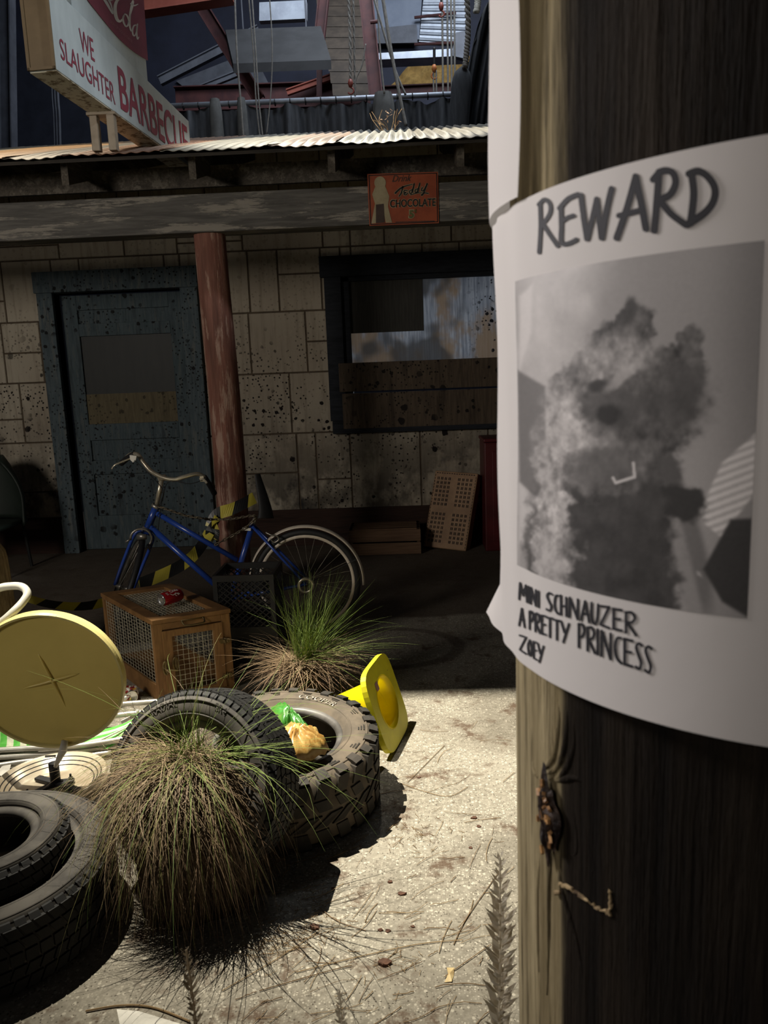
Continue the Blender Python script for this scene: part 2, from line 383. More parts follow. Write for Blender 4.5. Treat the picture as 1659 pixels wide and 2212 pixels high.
M_CHROME = simple('tarnished_chrome', (.80, .72, .56), (.55, .49, .38), scale=12, rough=.28, metal=.7)
M_STEEL = simple('dull_steel', (.42, .40, .36), (.26, .24, .21), scale=14, rough=.4, metal=.8)
M_BLUE = simple('blue_bike_enamel', (.022, .065, .34), (.016, .05, .26), scale=5, rough=.25, spec=.6)
M_BLACK = simple('black_rubber', (.014, .014, .015), scale=9, rough=.6)
M_CREAM = simple('cream_fender', (.68, .60, .50), (.55, .48, .39), scale=9, rough=.4)
M_CHAIN = simple('rusty_chain', (.20, .165, .115), (.10, .08, .055), scale=40, rough=.5, metal=.6)
M_CAGE = wood('cage_wood', (.22, .115, .044), (.145, .073, .027), (.08, .037, .014), grain=(3, 3, 3), scale=5, rough=.55, bump=.2)
M_CAGEH = wood('cage_wood_upright', (.22, .115, .044), (.145, .073, .027), (.09, .04, .016), grain=(20, 20, 2), scale=4, rough=.55, bump=.2)
M_WIRE = simple('cage_wire', (.44, .41, .32), scale=20, rough=.5, metal=.25)
M_BRASS = simple('aged_brass', (.17, .125, .055), (.09, .065, .03), scale=30, rough=.45, metal=.8)
M_CANR = simple('can_red', (.42, .012, .018), scale=8, rough=.22, metal=.35, spec=.6)
M_CANS = simple('can_silver', (.78, .78, .76), scale=12, rough=.25, metal=.9)
M_CANW = simple('can_white_script', (.85, .80, .76), scale=8, rough=.4)
M_BCRATE = simple('black_crate_plastic', (.009, .009, .010), scale=10, rough=.5)
M_WCRATE = wood('brown_crate', (.19, .115, .068), (.13, .075, .045), grain=(1.5, 20, 20), bump=.3)
M_TCRATE = simple('tan_crate', (.40, .245, .135), (.28, .165, .09), scale=5, rough=.6)
M_MAROON = simple('maroon_enamel', (.11, .014, .018), (.07, .01, .012), scale=4, rough=.4)
M_GREEND = simple('dark_green_seat', (.016, .024, .018), scale=6, rough=.55)
q = NT('beige_corduroy'); wv = q.noise(60, 3, .6, (1, 1, .3)); col = q.mix(q.ramp(wv, .3, .7), (.30, .22, .13), (.48, .37, .23)); q.bump(wv, .6, .004); M_CORD = q.fin(col, .95, 0, .1)
q = NT('hazard_tape'); M_TAPEY = q.fin((.55, .47, .06), .4, 0, .5); q = NT('hazard_tape_black'); M_TAPEB = q.fin((.012, .012, .012), .4, 0, .5)
def grassmat(name, c, c2, thru=.3):
    q = NT(name); g = q.n('ShaderNodeNewGeometry'); col = q.mix(g.outputs['Random Per Island'], c, c2)
    m_ = q.fin(col, .6, 0, .3)
    tr = q.n('ShaderNodeBsdfTranslucent'); q.put(tr.inputs[0], col); mx = q.n('ShaderNodeMixShader'); mx.inputs[0].default_value = thru
    q.t.links.new(q.b.outputs[0], mx.inputs[1]); q.t.links.new(tr.outputs[0], mx.inputs[2]); q.t.links.new(mx.outputs[0], q.out.inputs[0]); return m_
M_GGREEN = grassmat('green_blade', (.13, .21, .045), (.27, .34, .10))
M_GDRY = grassmat('dry_blade', (.20, .135, .08), (.46, .345, .215))
M_GDRYG = grassmat('half_dry_blade', (.15, .17, .05), (.36, .33, .13))
M_GDEAD = grassmat('dead_blade', (.10, .058, .035), (.30, .195, .12))
M_SEED = grassmat('seed_husk', (.84, .74, .55), (.94, .88, .72), .25); M_SEEDB = grassmat('brown_seed_husk', (.34, .27, .16), (.52, .42, .27))
M_SOIL = simple('root_soil', (.04, .03, .02), scale=30, rough=.95, bump=.6)
M_TWIG = grassmat('straw', (.20, .12, .06), (.42, .30, .16)); M_BARK = simple('bark_chip', (.13, .06, .038), (.07, .035, .022), scale=30, rough=.9)
M_PAPERS = simple('scrap_paper', (.74, .71, .64), scale=10, rough=.8)
M_BAGT = simple('bag_yellow', (.66, .48, .16), (.52, .36, .11), scale=14, rough=.35, spec=.5, bump=.2)
q = NT('bag_snack_print'); col = q.mix(q.ramp(q.noise(28, 5, .7), .4, .62), (.52, .34, .11), (.36, .19, .045)); M_BAGS = q.fin(col, .35, 0, .5)
M_BAGG = simple('bag_green', (.035, .17, .02), (.06, .25, .04), scale=10, rough=.35, spec=.6)
M_BAGC = simple('bag_cream', (.72, .62, .38), scale=10, rough=.4)
M_INK = simple('marker_ink', (.012, .012, .016), scale=20, rough=.7)
q = NT('poster_paper'); w_ = q.noise(5, 5, .6); q.bump(w_, .25, .004); pm = q.fin((.66, .63, .60), .75, 0, .25)
tr = q.n('ShaderNodeBsdfTranslucent'); q.put(tr.inputs[0], (.7, .67, .62)); mx = q.n('ShaderNodeMixShader'); mx.inputs[0].default_value = .25
q.t.links.new(q.b.outputs[0], mx.inputs[1]); q.t.links.new(tr.outputs[0], mx.inputs[2]); q.t.links.new(mx.outputs[0], q.out.inputs[0]); M_PAPER = pm
q = NT('poster_photo_print'); vc = q.n('ShaderNodeVertexColor'); vc.layer_name = 'print'; M_PRINT = q.fin(vc.outputs[0], .5, 0, .3)
# tarred utility pole
q = NT('pole_wood')
g1 = q.noise(2.4, 7, .7, (13, 13, .8), dist=.6); g2 = q.noise(7, 5, .7, (16, 16, .6), (3, 1, 2))
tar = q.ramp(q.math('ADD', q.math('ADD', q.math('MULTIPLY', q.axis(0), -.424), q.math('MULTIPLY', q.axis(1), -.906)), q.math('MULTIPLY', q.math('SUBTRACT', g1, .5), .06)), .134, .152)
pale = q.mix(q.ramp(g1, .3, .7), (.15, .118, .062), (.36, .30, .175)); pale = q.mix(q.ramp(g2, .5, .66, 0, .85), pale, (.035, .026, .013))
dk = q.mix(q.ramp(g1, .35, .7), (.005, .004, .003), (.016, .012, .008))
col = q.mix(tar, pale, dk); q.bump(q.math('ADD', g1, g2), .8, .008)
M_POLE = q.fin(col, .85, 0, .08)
M_KNOT = simple('charred_knot', (.03, .016, .008), (.008, .005, .004), scale=60, rough=.6, bump=1.0)
M_RESIN = simple('knot_resin', (.40, .22, .08), (.14, .07, .03), scale=90, rough=.4)
# hall
M_DRAPE = simple('black_drape', (.062, .066, .073), (.042, .045, .05), scale=6, rough=.9, st=(6, 6, 1))
M_DRAPEG = simple('grey_drape_back', (.11, .11, .105), scale=6, rough=.9)
M_REDST = simple('red_oxide_steel', (.10, .032, .03), (.06, .02, .022), scale=5, rough=.6)
M_REDBR = simple('red_oxide_beam', (.42, .12, .08), (.34, .09, .06), scale=5, rough=.6)
M_NAVY = simple('navy_panel', (.028, .032, .058), (.02, .023, .04), scale=2, rough=.7)
M_GREYST = simple('grey_steel', (.15, .16, .19), scale=4, rough=.6)
M_GALV = simple('galvanised_duct', (.42, .46, .52), (.33, .36, .42), scale=7, rough=.4, metal=.3)
M_CEILP = simple('grey_soffit_panel', (.05, .051, .054), scale=3, rough=.7)
M_DECKM = simple('brown_roof_deck', (.085, .066, .05), (.055, .043, .034), scale=5, rough=.7)
M_LTPAN = simple('pale_blue_panel', (.26, .30, .38), (.20, .235, .31), scale=2, rough=.6)
M_INSUL = simple('yellow_insulation', (.42, .26, .08), (.26, .16, .05), scale=10, rough=.9, bump=.5)
M_ROPE = simple('grey_rope', (.26, .245, .22), scale=40, rough=.8)
M_HOOK = simple('orange_hook', (.62, .20, .05), scale=10, rough=.5)
M_HOOKR = simple('red_hook', (.30, .07, .05), scale=10, rough=.5)
# translucent plastic film over the window
q = NT('streaked_plastic_film')
s1 = q.noise(3, 6, .7, (22, 1, 1.0)); s2 = q.noise(2.2, 4, .6, (1.2, 1, .8), (3, 0, 2)); s3 = q.noise(1.6, 3, .6, (1, 1, .8), (9, 0, 5))
col = q.mix(q.ramp(s1, .35, .7), (.20, .22, .26), (.46, .48, .52)); col = q.mix(q.math('MULTIPLY', q.ramp(s2, .48, .60), .85), col, (.30, .20, .115)); col = q.mix(q.math('MULTIPLY', q.ramp(s3, .52, .60), .85), col, (.075, .072, .07))
col = q.mix(q.math('MULTIPLY', spat(q), q.ramp(q.axis(0), .35, .6)), col, (.01, .01, .012))
m_ = q.fin(col, .3, 0, .5); tr = q.n('ShaderNodeBsdfTranslucent'); q.put(tr.inputs[0], col); mx = q.n('ShaderNodeMixShader'); mx.inputs[0].default_value = .6
q.t.links.new(q.b.outputs[0], mx.inputs[1]); q.t.links.new(tr.outputs[0], mx.inputs[2]); q.t.links.new(mx.outputs[0], q.out.inputs[0]); M_FILM = m_
q = NT('dusty_door_glass'); M_DGLASS = q.fin(q.mix(q.noise(3, 5, .6, (6, 1, 1)), (.012, .014, .015), (.03, .032, .03)), .5, 0, .25)
M_DPANEL = wood('door_tan_panel', (.15, .125, .075), (.11, .09, .055), grain=(20, 20, 2), spatter=.7, bump=.2)
M_TINO = simple('orange_tin', (.36, .085, .035), (.27, .06, .026), scale=9, rough=.5)
M_TINK = simple('black_tin_print', (.014, .012, .012), scale=9, rough=.5)
M_TINC = simple('cream_tin_print', (.40, .34, .21), (.32, .26, .155), scale=14, rough=.5)
M_TING = simple('green_tin_print', (.14, .14, .05), scale=14, rough=.5)
M_TINW = simple('brown_tin_print', (.07, .045, .035), scale=14, rough=.5)

M_DISH = simple('cream_brown_enamel', (.60, .53, .40), (.42, .34, .24), scale=5, rough=.25, metal=.25, spec=.6)
# ================================================================== the setting
YW, YB, YE = 6.42, 4.75, 4.35          # wall face, beam face, eave
EAVE_Z, SLOPE = 2.627, 0.313
roofz = lambda y: EAVE_Z+(y-YE)*SLOPE
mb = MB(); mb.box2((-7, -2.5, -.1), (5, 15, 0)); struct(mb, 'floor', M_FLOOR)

# mock stone wall with a door opening and a window opening
DX0, DX1, DZ1 = -2.86, -1.80, 2.165
WX0, WX1, WZ0, WZ1 = -.50, .86, .98, 2.20
def cut(r, h):
    a, b, c, d = r; e, f, g, i = h
    if b <= e or a >= f or d <= g or c >= i: return [r]
    out = []
    if a < e: out.append((a, e, c, d))
    if b > f: out.append((f, b, c, d))
    a2, b2 = max(a, e), min(b, f)
    if c < g: out.append((a2, b2, c, g))
    if d > i: out.append((a2, b2, i, d))
    return out
holes = [(DX0, DX1, 0, DZ1), (WX0, WX1, WZ0, WZ1)]
rows = [.30]+[at(640, y, Y=YW).z for y in (936, 805, 672, 537)]+[2.66, 3.22]
rw = random.Random(21); blocks = []
for i in range(len(rows)-1):
    z0, z1 = rows[i], rows[i+1]; x = -5.2+rw.random()*.3
    while x < 3.2:
        w = rw.uniform(.42, .72); k = rw.random()
        if k < .40: blocks.append((x, x+w, z0, z1))
        elif k < .72:
            zm = z0+(z1-z0)*rw.choice((.36, .5, .64)); blocks += [(x, x+w, z0, zm)]; xm = x+w*rw.uniform(.38, .62); blocks += [(x, xm, zm, z1), (xm, x+w, zm, z1)] if rw.random() < .5 else [(x, x+w, zm, z1)]
        else:
            xm = x+w*rw.uniform(.35, .6); zm = z0+(z1-z0)*rw.choice((.4, .5, .6)); blocks += [(x, xm, z0, z1), (xm, x+w, z0, zm), (xm, x+w, zm, z1)]
        x += w
mb = MB()
for r in [(-5.3, 3.4, 0, 3.28)]:
    rs = [r]
    for h in holes: rs = [c for q_ in rs for c in cut(q_, h)]
    for a, b, c, d in rs: mb.box2((a, YW+.006, c), (b, YW+.10, d), 1)
for r in blocks:
    rs = [r]
    for h in holes: rs = [c for q_ in rs for c in cut(q_, h)]
    for a, b, c, d in rs:
        if b-a < .03 or d-c < .03: continue
        g = .0045; o = rw.uniform(0, .003)
        mb.hexa([(a+g, YW+.007, c+g), (b-g, YW+.007, c+g), (b-g, YW+.007, d-g), (a+g, YW+.007, d-g)],
                [(a+g+.004, YW-o, c+g+.004), (b-g-.004, YW-o, c+g+.004), (b-g-.004, YW-o, d-g-.004), (a+g+.004, YW-o, d-g-.004)])
struct(mb, 'wall_back', [M_STONE, M_GROUT])
mb = MB()
mb.box2((-5.3, YW-.022, 0), (-3.0, YW+.004, .315)); mb.box2((-1.66, YW-.022, 0), (3.4, YW+.004, .315))
struct(mb, 'baseboard_back', M_BASE)
# closed room behind the window
mb = MB(); mb.box2((-5.3, 8.6, 0), (3.4, 8.7, 3.2)); struct(mb, 'wall_inner', M_NAVY)

# ---- door_1
dr = thing('door_1', (-2.33, YW, 0), None, None, kind='structure')
f = lambda px, py, y=YW: at(px, py, Y=y)
mb = MB(); mb.box2((-2.985, YW-.045, 0), (DX0+.005, YW, 2.17)); mb.build('casing', M_FRAME, dr, bevel=.004)
mb = MB(); mb.box2((DX1-.005, YW-.045, 0), (-1.665, YW, 2.17)); mb.build('casing', M_FRAME, dr, bevel=.004)
mb = MB(); mb.box2((-3.0, YW-.055, 2.17), (-1.655, YW, 2.335)); mb.build('casing_head', M_FRAME, dr, bevel=.004)
mb = MB(); mb.box2((DX0-.02, YW, 0), (DX0, YW+.12, DZ1)); mb.box2((DX1, YW, 0), (DX1+.02, YW+.12, DZ1)); mb.box2((DX0, YW, DZ1), (DX1, YW+.12, DZ1+.02)); mb.build('jamb', M_DARK, dr)
YD = YW+.085
dl = MB()
X0, X1 = DX0+.02, DX1-.02
zl = [at(300, y, Y=YD).z for y in (1185, 1085, 1060, 985, 945, 905, 845, 730, 705, 672, 640)]
sw = .125
dl.box2((X0, YD, .004), (X0+sw, YD+.04, DZ1-.01)); dl.box2((X1-sw, YD, .004), (X1, YD+.04, DZ1-.01))
for a, b in ((.004, .30), (.66, .78), (at(300, 948, Y=YD).z, at(300, 913, Y=YD).z), (at(300, 722, Y=YD).z, at(300, 695, Y=YD).z), (at(300, 665, Y=YD).z, DZ1-.01)):
    dl.box2((X0+sw, YD, a), (X1-sw, YD+.04, b))
slab = dl.build('slab', M_DOOR, dr, bevel=.004)
mb = MB(); zg0, zg1 = at(300, 848, Y=YD).z, at(300, 722, Y=YD).z
mb.box2((X0+sw, YD+.02, zg0), (X1-sw, YD+.03, zg1)); mb.build('pane', M_DGLASS, dr)
mb = MB(); mb.box2((X0+sw, YD+.014, at(300, 914, Y=YD).z), (X1-sw, YD+.03, zg0)); mb.build('panel', M_DPANEL, dr, label='tan panel below the door glass')
mb = MB(); mb.box2((X0+sw, YD+.02, .30), (X1-sw, YD+.035, .66)); mb.box2((X0+sw, YD+.02, .78), (X1-sw, YD+.035, at(300, 948, Y=YD).z)); mb.box2((X0+sw, YD+.02, at(300, 695, Y=YD).z), (X1-sw, YD+.035, at(300, 665, Y=YD).z))
mb.build('panel', M_DOOR, dr)
p = at(407, 915, Y=YD-.02); mb = MB(); mb.tube([p+V((0, .02, .012)), p+V((.004, -.012, 0)), p+V((0, .02, -.018))], .004, 6); mb.build('handle', M_BRASS, dr, label='small brass pull')

# ---- window_1
wn = thing('window_1', (.1, YW, WZ0), None, None, kind='structure')
mb = MB(); mb.box2((-.665, YW-.06, 2.20), (1.1, YW, 2.36)); mb.build('casing_head', M_WINFRAME, wn, bevel=.004)
mb = MB(); mb.box2((-.635, YW-.04, 1.05), (WX0, YW, 2.20)); mb.build('casing', M_WINFRAME, wn, bevel=.004)
mb = MB(); mb.box2((.86, YW-.04, 1.05), (1.0, YW, 2.20)); mb.build('casing', M_WINFRAME, wn, bevel=.004)
mb = MB(); mb.box2((-.62, YW-.06, .945), (1.1, YW, 1.05)); mb.build('sill', M_WINFRAME, wn, bevel=.006)
mb = MB(); mb.box2((WX0, YW, WZ0), (WX0+.06, YW+.1, WZ1)); mb.box2((WX0, YW, WZ1-.035), (WX1, YW+.1, WZ1)); mb.build('jamb', M_WINFRAME, wn)
mb = MB(); mb.grid(lambda u, v_: (WX0+.05+u*1.31, YW+.055+.003*math.sin(u*23)+.002*math.sin(v_*9), 1.44+v_*.73), 40, 20); mb.build('pane', M_FILM, wn, smooth=True, fixn=False, label='streaked plastic film')
mb = MB(); a, b = at(750, 610, Y=YW+.04), at(916, 714, Y=YW+.04); mb.box2((a.x, YW+.035, b.z), (b.x, YW+.05, WZ1-.03)); mb.build('blocking_board', simple('dark_blocking_board', (.05, .048, .042), (.035, .034, .03), st=(20, 1, 1.5), scale=3, rough=.8), wn)
for k, (pa, pb) in enumerate((((731, 784), (1075, 843)), ((739, 850), (1076, 905)))):
    a, b = at(*pa, Y=YW-.05), at(pb[0], pb[1]+ (6 if k == 0 else 10), Y=YW-.05)
    z1_, z0_ = at(760, pa[1], Y=YW-.05).z, at(760, pb[1]+(3 if k == 0 else 21), Y=YW-.05).z
    mb = MB(); mb.box2((a.x, YW-.062, z0_), (1.0, YW-.042, z1_)); mb.build('plank', M_BOARD, wn, bevel=.003)

# ---- beam, post, rafters, roof
mb = MB(); mb.box2((-5.2, YB, 2.283), (3.2, YB+.16, 2.50)); struct(mb, 'beam', M_BEAM, bevel=.006)
mb = MB(); mb.box2((-5.2, YB+.10, 2.56), (3.2, YB+.13, 2.68)); struct(mb, 'trim_1', M_RAFTER)
pc = at(457, 510, Y=4.86)
PXC, PYC, PR = pc.x, 4.86, .097
rp = random.Random(3)
def pillar(u, v_):
    a = u*2*PI; z = v_*2.285; r = PR*(1+.03*math.sin(3*a+z*1.3)+.012*math.sin(7*a+z*5)+.02*math.sin(z*2.1))
    return (PXC+.01*math.sin(z*1.7)-.004+r*math.cos(a), PYC+r*math.sin(a), z)
mb = MB(); mb.grid(pillar, 40, 60); struct(mb, 'pillar', M_POST, smooth=True)
for k, px in enumerate((-130, 142, 418, 718, 996, 1290)):
    x = at(px, 400, Y=4.5).x
    mb = MB(); y0, y1 = 4.50, 6.40
    prof = [(x-.02, y0, roofz(y0)-.155), (x-.02, y1, roofz(y1)-.155), (x-.02, y1, roofz(y1)-.03), (x-.02, y0, roofz(y0)-.03)]
    mb.prism(prof, (.04, 0, 0)); struct(mb, 'beam_rafter', M_RAFTER)
rf = thing('roof', (-1, 5.4, 2.6), None, None, kind='structure')
mb = MB(); y0, y1 = YE+.03, 6.95
mb.prism([(-5.2, y0, roofz(y0)-.032), (-5.2, y1, roofz(y1)-.032), (-5.2, y1, roofz(y1)-.014), (-5.2, y0, roofz(y0)-.014)], (8.4, 0, 0)); mb.build('deck', M_DECK, rf)
ed = [-420, -240, 5, 130, 345, 578, 722, 890, 1085, 1260, 1500]
mi = [3, 1, 0, 1, 2, 3, 4, 5, 6, 3]
order = [1, 0, 1, 2, 3, 4, 5, 6, 3, 1]
for k in range(len(ed)-1):
    xa, xb = at(ed[k], 345-ed[k]*.052, Y=YE).x, at(ed[k+1], 345-ed[k+1]*.052, Y=YE).x
    ws = .066; n = max(4, int((xb-xa)/ws*8)); sag = rp.uniform(.006, .016); ph = rp.random()*.1
    def sheet(u, v_, xa=xa, xb=xb, sag=sag, k=k):
        x = xa+(xb+.02-xa)*u; y = YE+v_*2.62
        am = .011*(.30+.70*min(1, v_*5)); s_ = math.sin(2*PI*x/ws)
        z = roofz(y)+.008+am*s_+.0015*(k % 2)
        if v_ < .12: z -= sag*math.sin(PI*u)*(1-v_/.12)
        if u > .965 and v_ < .2: z += .007
        return (x, y, z)
    mb = MB(); mb.grid(sheet, n, 24); o = mb.build('roof_sheet', M_SHEETS[order[k]], rf, fixn=False)
    md = o.modifiers.new('thickness', 'SOLIDIFY'); md.thickness = .0025

# ================================================================== the hall behind and above the roof
mb = MB(); mb.box2((-9, 14.4, 0), (7, 14.6, 10)); struct(mb, 'wall_hall', M_NAVY)
mb = MB(); mb.prism([(-9, 6, 8.6), (7, 6, 8.6), (7, 14.6, 9.6), (-9, 14.6, 9.6)], (0, 0, .1)); struct(mb, 'ceiling', M_NAVY)
mb = MB(); mb.box2((-6, 3.037, 4.99), (3, 3.40, 5.12)); struct(mb, 'light_flag', M_REDST)  # unseen blocker added to cut the key spotlight off short of the porch
YC = 9.2                                     # curtain line
def bar(mb, p, q_, r=.02, n=8): mb.tube([p, q_], r, n)
# curtain rail with a gathered black curtain
a, b = at(300, 232, Y=YC), at(1200, 194, Y=YC)
ct = thing('stage_curtain', (a.x+1, YC, at(700, 350, Y=YC).z), 'long gathered black curtain hung from a metal rail above the porch roof', 'curtain')
mb = MB(); mb.tube([a, b], .028, 10); mb.build('rail', M_GALV, ct, smooth=True)
rc = random.Random(5); ph = [rc.uniform(0, 6) for _ in range(8)]
def cur(u, v_):
    x = a.x+(b.x-a.x)*u; w = .055+.05*v_
    y = YC+.02+w*(math.sin(x*26+ph[0]+1.3*math.sin(x*3.1))*.6+math.sin(x*51+ph[1]+v_*1.4)*.35+math.sin(x*11+ph[2])*.5)
    z = a.z+(b.z-a.z)*u-.05-v_*1.1+.02*math.sin(x*14)
    return (x, y, z)
mb = MB(); mb.grid(cur, 420, 12); mb.build('curtain_cloth', M_DRAPE, ct, smooth=True, fixn=False)
for px in range(330, 1000, 33):
    p = at(px, 232-(px-300)*.0422, Y=YC); mb = MB(); mb.tube([p+V((.0, .036*math.cos(t), .036*math.sin(t)-.008)) for t in np.linspace(0, 6.1, 10)], .006, 5); mb.build('curtain_ring', M_BLACK, ct)
def bunch(px, w_, drop, nm):
    p = at(px, 232-(px-300)*.0422, Y=YC-.02)
    def g(u, v_):
        th = u*PI*2; r = w_*(.8+.35*v_)*(1+.16*math.sin(5*th+v_*2)); sh = min(1, .45+v_*5)
        return (p.x+r*math.cos(th)*(.55+.45*sh), p.y-.02+.07*math.sin(th)*sh, p.z+.05-drop*v_)
    mb = MB(); mb.grid(g, 24, 14); mb.build('curtain_fold', M_DRAPEG, ct, smooth=True, fixn=False)
bunch(465, .075, .9, 'a'); bunch(522, .06, .9, 'b'); bunch(828, .13, .9, 'c')
# big drape gathered on a rope by the pole
dp0 = at(1045, 20, Y=8.3)
def drape(u, v_):
    zt = at(1045, 20, Y=8.3).z; zb = at(1000, 330, Y=8.3).z; z = zt+(zb-zt)*v_
    lx = at(1028-50*min(1, v_*1.15)**.75, 20+310*v_, Y=8.3).x; x = lx+(u)*.95
    y = 8.3+.05*math.sin(u*38+2*v_)+.03*math.sin(u*71+1.3)+.12*math.sin(u*5)
    z -= (.25*(max(0, .12-u)/.12)**2 if u < .12 else 0)*(1-v_)
    return (x, y, z+(.5*u if v_ < .02 else .5*u*(1-v_)))
mb = MB(); mb.grid(drape, 160, 24); solo(mb, 'stage_drape', M_DRAPE, 'tall black drape gathered on a white rope beside the wooden pole', 'drape', smooth=True, fixn=False)
def fold2(u, v_):
    zt = at(1000, 142, Y=8.2).z; zb = at(1000, 330, Y=8.2).z; z = zt+(zb-zt)*v_; c = at(1000-14*v_, 142+188*v_, Y=8.2); th = u*2*PI
    r = .085*(1-(1-min(1, v_*4))**2)**.5+.01
    return (c.x+r*math.cos(th)*(1+.1*math.sin(6*th)), 8.2+r*.7*math.sin(th), z)
mb = MB(); mb.grid(fold2, 28, 16); solo(mb, 'drape_bundle', M_DRAPE, 'narrow black cloth bundle hanging in front of the tall drape', 'drape', smooth=True, fixn=False)
# steel: beams as I sections
def ibeam(p, q_, h=.22, w=.14, up=(0, 0, 1)):
    p, q_ = V(p), V(q_); t = (q_-p).normalized(); s = t.cross(V(up)).normalized(); u = s.cross(t)
    mb = MB(); L = (q_-p).length; c = (p+q_)/2; R3 = Matrix((t, s, u)).transposed()
    mb.box(c, (L, .016, h), R3); mb.box(c+u*h/2, (L, w, .016), R3); mb.box(c-u*h/2, (L, w, .016), R3); return mb
def steel(name, pa, pb, ya, yb, mat, label, cat, h=.22, w=.14, group=None):
    mb = ibeam(at(*pa, Y=ya), at(*pb, Y=yb), h, w); return solo(mb, name, mat, label, cat, group)
steel('roof_beam', (300, 2), (500, -28), 9.6, 9.6, M_REDBR, 'bright orange-red steel beam crossing above the curtain', 'beam', .28, .2)
steel('roof_beam', (380, 218), (800, 203), 12.6, 12.6, M_REDST, 'long dark red steel beam just above the curtain rail', 'beam', .34, .2)
steel('roof_beam', (760, 203), (1010, 192), 12.2, 12.2, M_REDST, 'dark red steel beam below the yellow insulation', 'beam', .14, .12)
steel('diagonal_brace', (415, -20), (560, 215), 10.4, 10.4, M_REDST, 'dark red diagonal brace running down to the curtain beside the barbecue sign', 'brace', .14, .12)
steel('diagonal_brace', (790, -10), (812, 205), 10.6, 10.6, M_REDST, 'dark red upright brace beside the brown metal decking', 'brace', .16, .12)
steel('diagonal_brace', (700, -10), (690, 85), 10.6, 10.6, M_REDST, 'short red brace at the end of the grey soffit', 'brace', .12, .1)
steel('diagonal_brace', (620, 200), (720, 165), 12.4, 12.4, M_REDBR, 'slanting orange-red angle below the grey soffit', 'brace', .07, .07)
steel('diagonal_brace', (690, 150), (690, 210), 12.0, 12.0, M_REDST, 'dark hanger post under the grey soffit', 'brace', .06, .06)
steel('diagonal_brace', (345, 175), (560, 65), 12.9, 12.9, M_GREYST, 'long grey slanting strut behind the barbecue sign', 'brace', .12, .1)
steel('diagonal_brace', (390, 208), (530, 152), 12.7, 12.7, M_GREYST, 'grey lower slanting strut close to the curtain', 'brace', .07, .07)
steel('column', (12, -20), (18, 360), 10.5, 10.5, M_GREYST, 'grey steel column in the dark behind the sign end', 'column', .16, .16)
# grey soffit box
mb = MB(); q4 = [at(488, 84, Y=10.0), at(694, 76, Y=10.0), at(716, 150, Y=9.4), at(505, 158, Y=9.4)]; mb.prism(q4, (0, 0, .1)); solo(mb, 'ceiling_soffit', M_CEILP, 'flat grey ceiling panel hanging above the curtain', 'panel')
mb = MB(); q4 = [at(560, 5, Y=10.3), at(662, 0, Y=10.3), at(662, 40, Y=10.3), at(560, 45, Y=10.3)]; mb.prism(q4, (0, .1, 0)); solo(mb, 'air_duct', M_GALV, 'pale duct end above the grey ceiling panel', 'duct')
for k, px in enumerate((523, 660)):
    mb = MB(); mb.box2(at(px, -10, Y=10.2)+V((-.02, 0, 0)), at(px, 78, Y=10.2)+V((.02, .04, 0))); solo(mb, 'hanger_post', M_GREYST, ('thin grey hanger at the sign side of the ceiling panel', 'thin grey hanger at the brown decking side of the ceiling panel')[k], 'hanger')
# corrugated brown deck strip
dk = MB()
A, B, C_, D = at(683, -10, Y=12.6), at(786, -10, Y=12.6), at(812, 205, Y=11.0), at(722, 205, Y=11.0)
def deckf(u, v_):
    p = (A*(1-u)+B*u)*(1-v_)+(D*(1-u)+C_*u)*v_; return p+V((0, -.10*abs(math.sin(v_*PI*9)), -.10*abs(math.sin(v_*PI*9))))
dk.grid(deckf, 6, 110); solo(dk, 'roof_decking', M_DECKM, 'brown ribbed metal decking seen between the red braces', 'decking', fixn=False)
# pale panels, ducts and insulation
for k, (qd, yy_, mt, lb) in enumerate((
    (((802, -10), (912, -12), (905, 85), (806, 93)), 14.33, M_LTPAN, 'pale blue wall panel lit by daylight high in the hall'),
    (((916, -12), (1010, -14), (1003, 96), (905, 90)), 14.33, M_GALV, 'ribbed pale metal wall panel beside the blue panel'),
    (((806, 62), (900, 52), (902, 92), (805, 94)), 14.2, M_GREYST, 'grey flat panel below the pale blue one'))):
    mb = MB(); P4 = [at(*c, Y=yy_) for c in qd]
    mb.prism(P4, (0, .05, 0))
    if k == 1:
        for t in np.linspace(.08, .95, 8):
            l_, r_ = P4[0].lerp(P4[3], t), P4[1].lerp(P4[2], t); mb.tube([l_+V((0, -.01, 0)), r_+V((0, -.01, 0))], .025, 6)
    solo(mb, 'wall_panel', mt, lb, 'panel')
mb = MB(); P4 = [at(762, 118, Y=11.8), at(1012, 103, Y=11.8), at(1012, 120, Y=11.8), at(762, 131, Y=11.8)]; mb.prism(P4, (0, .3, 0)); solo(mb, 'air_duct', M_GALV, 'long pale horizontal duct above the yellow insulation', 'duct')
rr = random.Random(9)
mb = MB(); P4 = [at(838, 190, Y=14.25), at(1015, 178, Y=14.25), at(1015, 118, Y=14.33), at(905, 122, Y=14.33)]
mb.grid(lambda u, v_: ((P4[0]*(1-u)+P4[1]*u)*(1-v_)+(P4[3]*(1-u)+P4[2]*u)*v_)+V((0, .06*math.sin(u*17+v_*3)*math.sin(v_*8), 0)), 30, 12); solo(mb, 'insulation_batt', M_INSUL, 'exposed yellow insulation between red steel beams', 'insulation', smooth=True, fixn=False)
mb = MB(); P4 = [at(640, 205, Y=14.34), at(715, 200, Y=14.34), at(712, 165, Y=14.34), at(700, 165, Y=14.34)]; mb.prism(P4, (0, .05, 0)); solo(mb, 'wall_panel', M_LTPAN, 'small pale triangular panel just above the curtain rail', 'panel')
mb = MB(); P4 = [at(380, 175, Y=14.34), at(545, 110, Y=14.34), at(585, 190, Y=14.34), at(420, 205, Y=14.34)]; mb.prism(P4, (0, .05, 0)); solo(mb, 'wall_panel', M_GREYST, 'dim grey sloping panel beside the barbecue sign', 'panel')
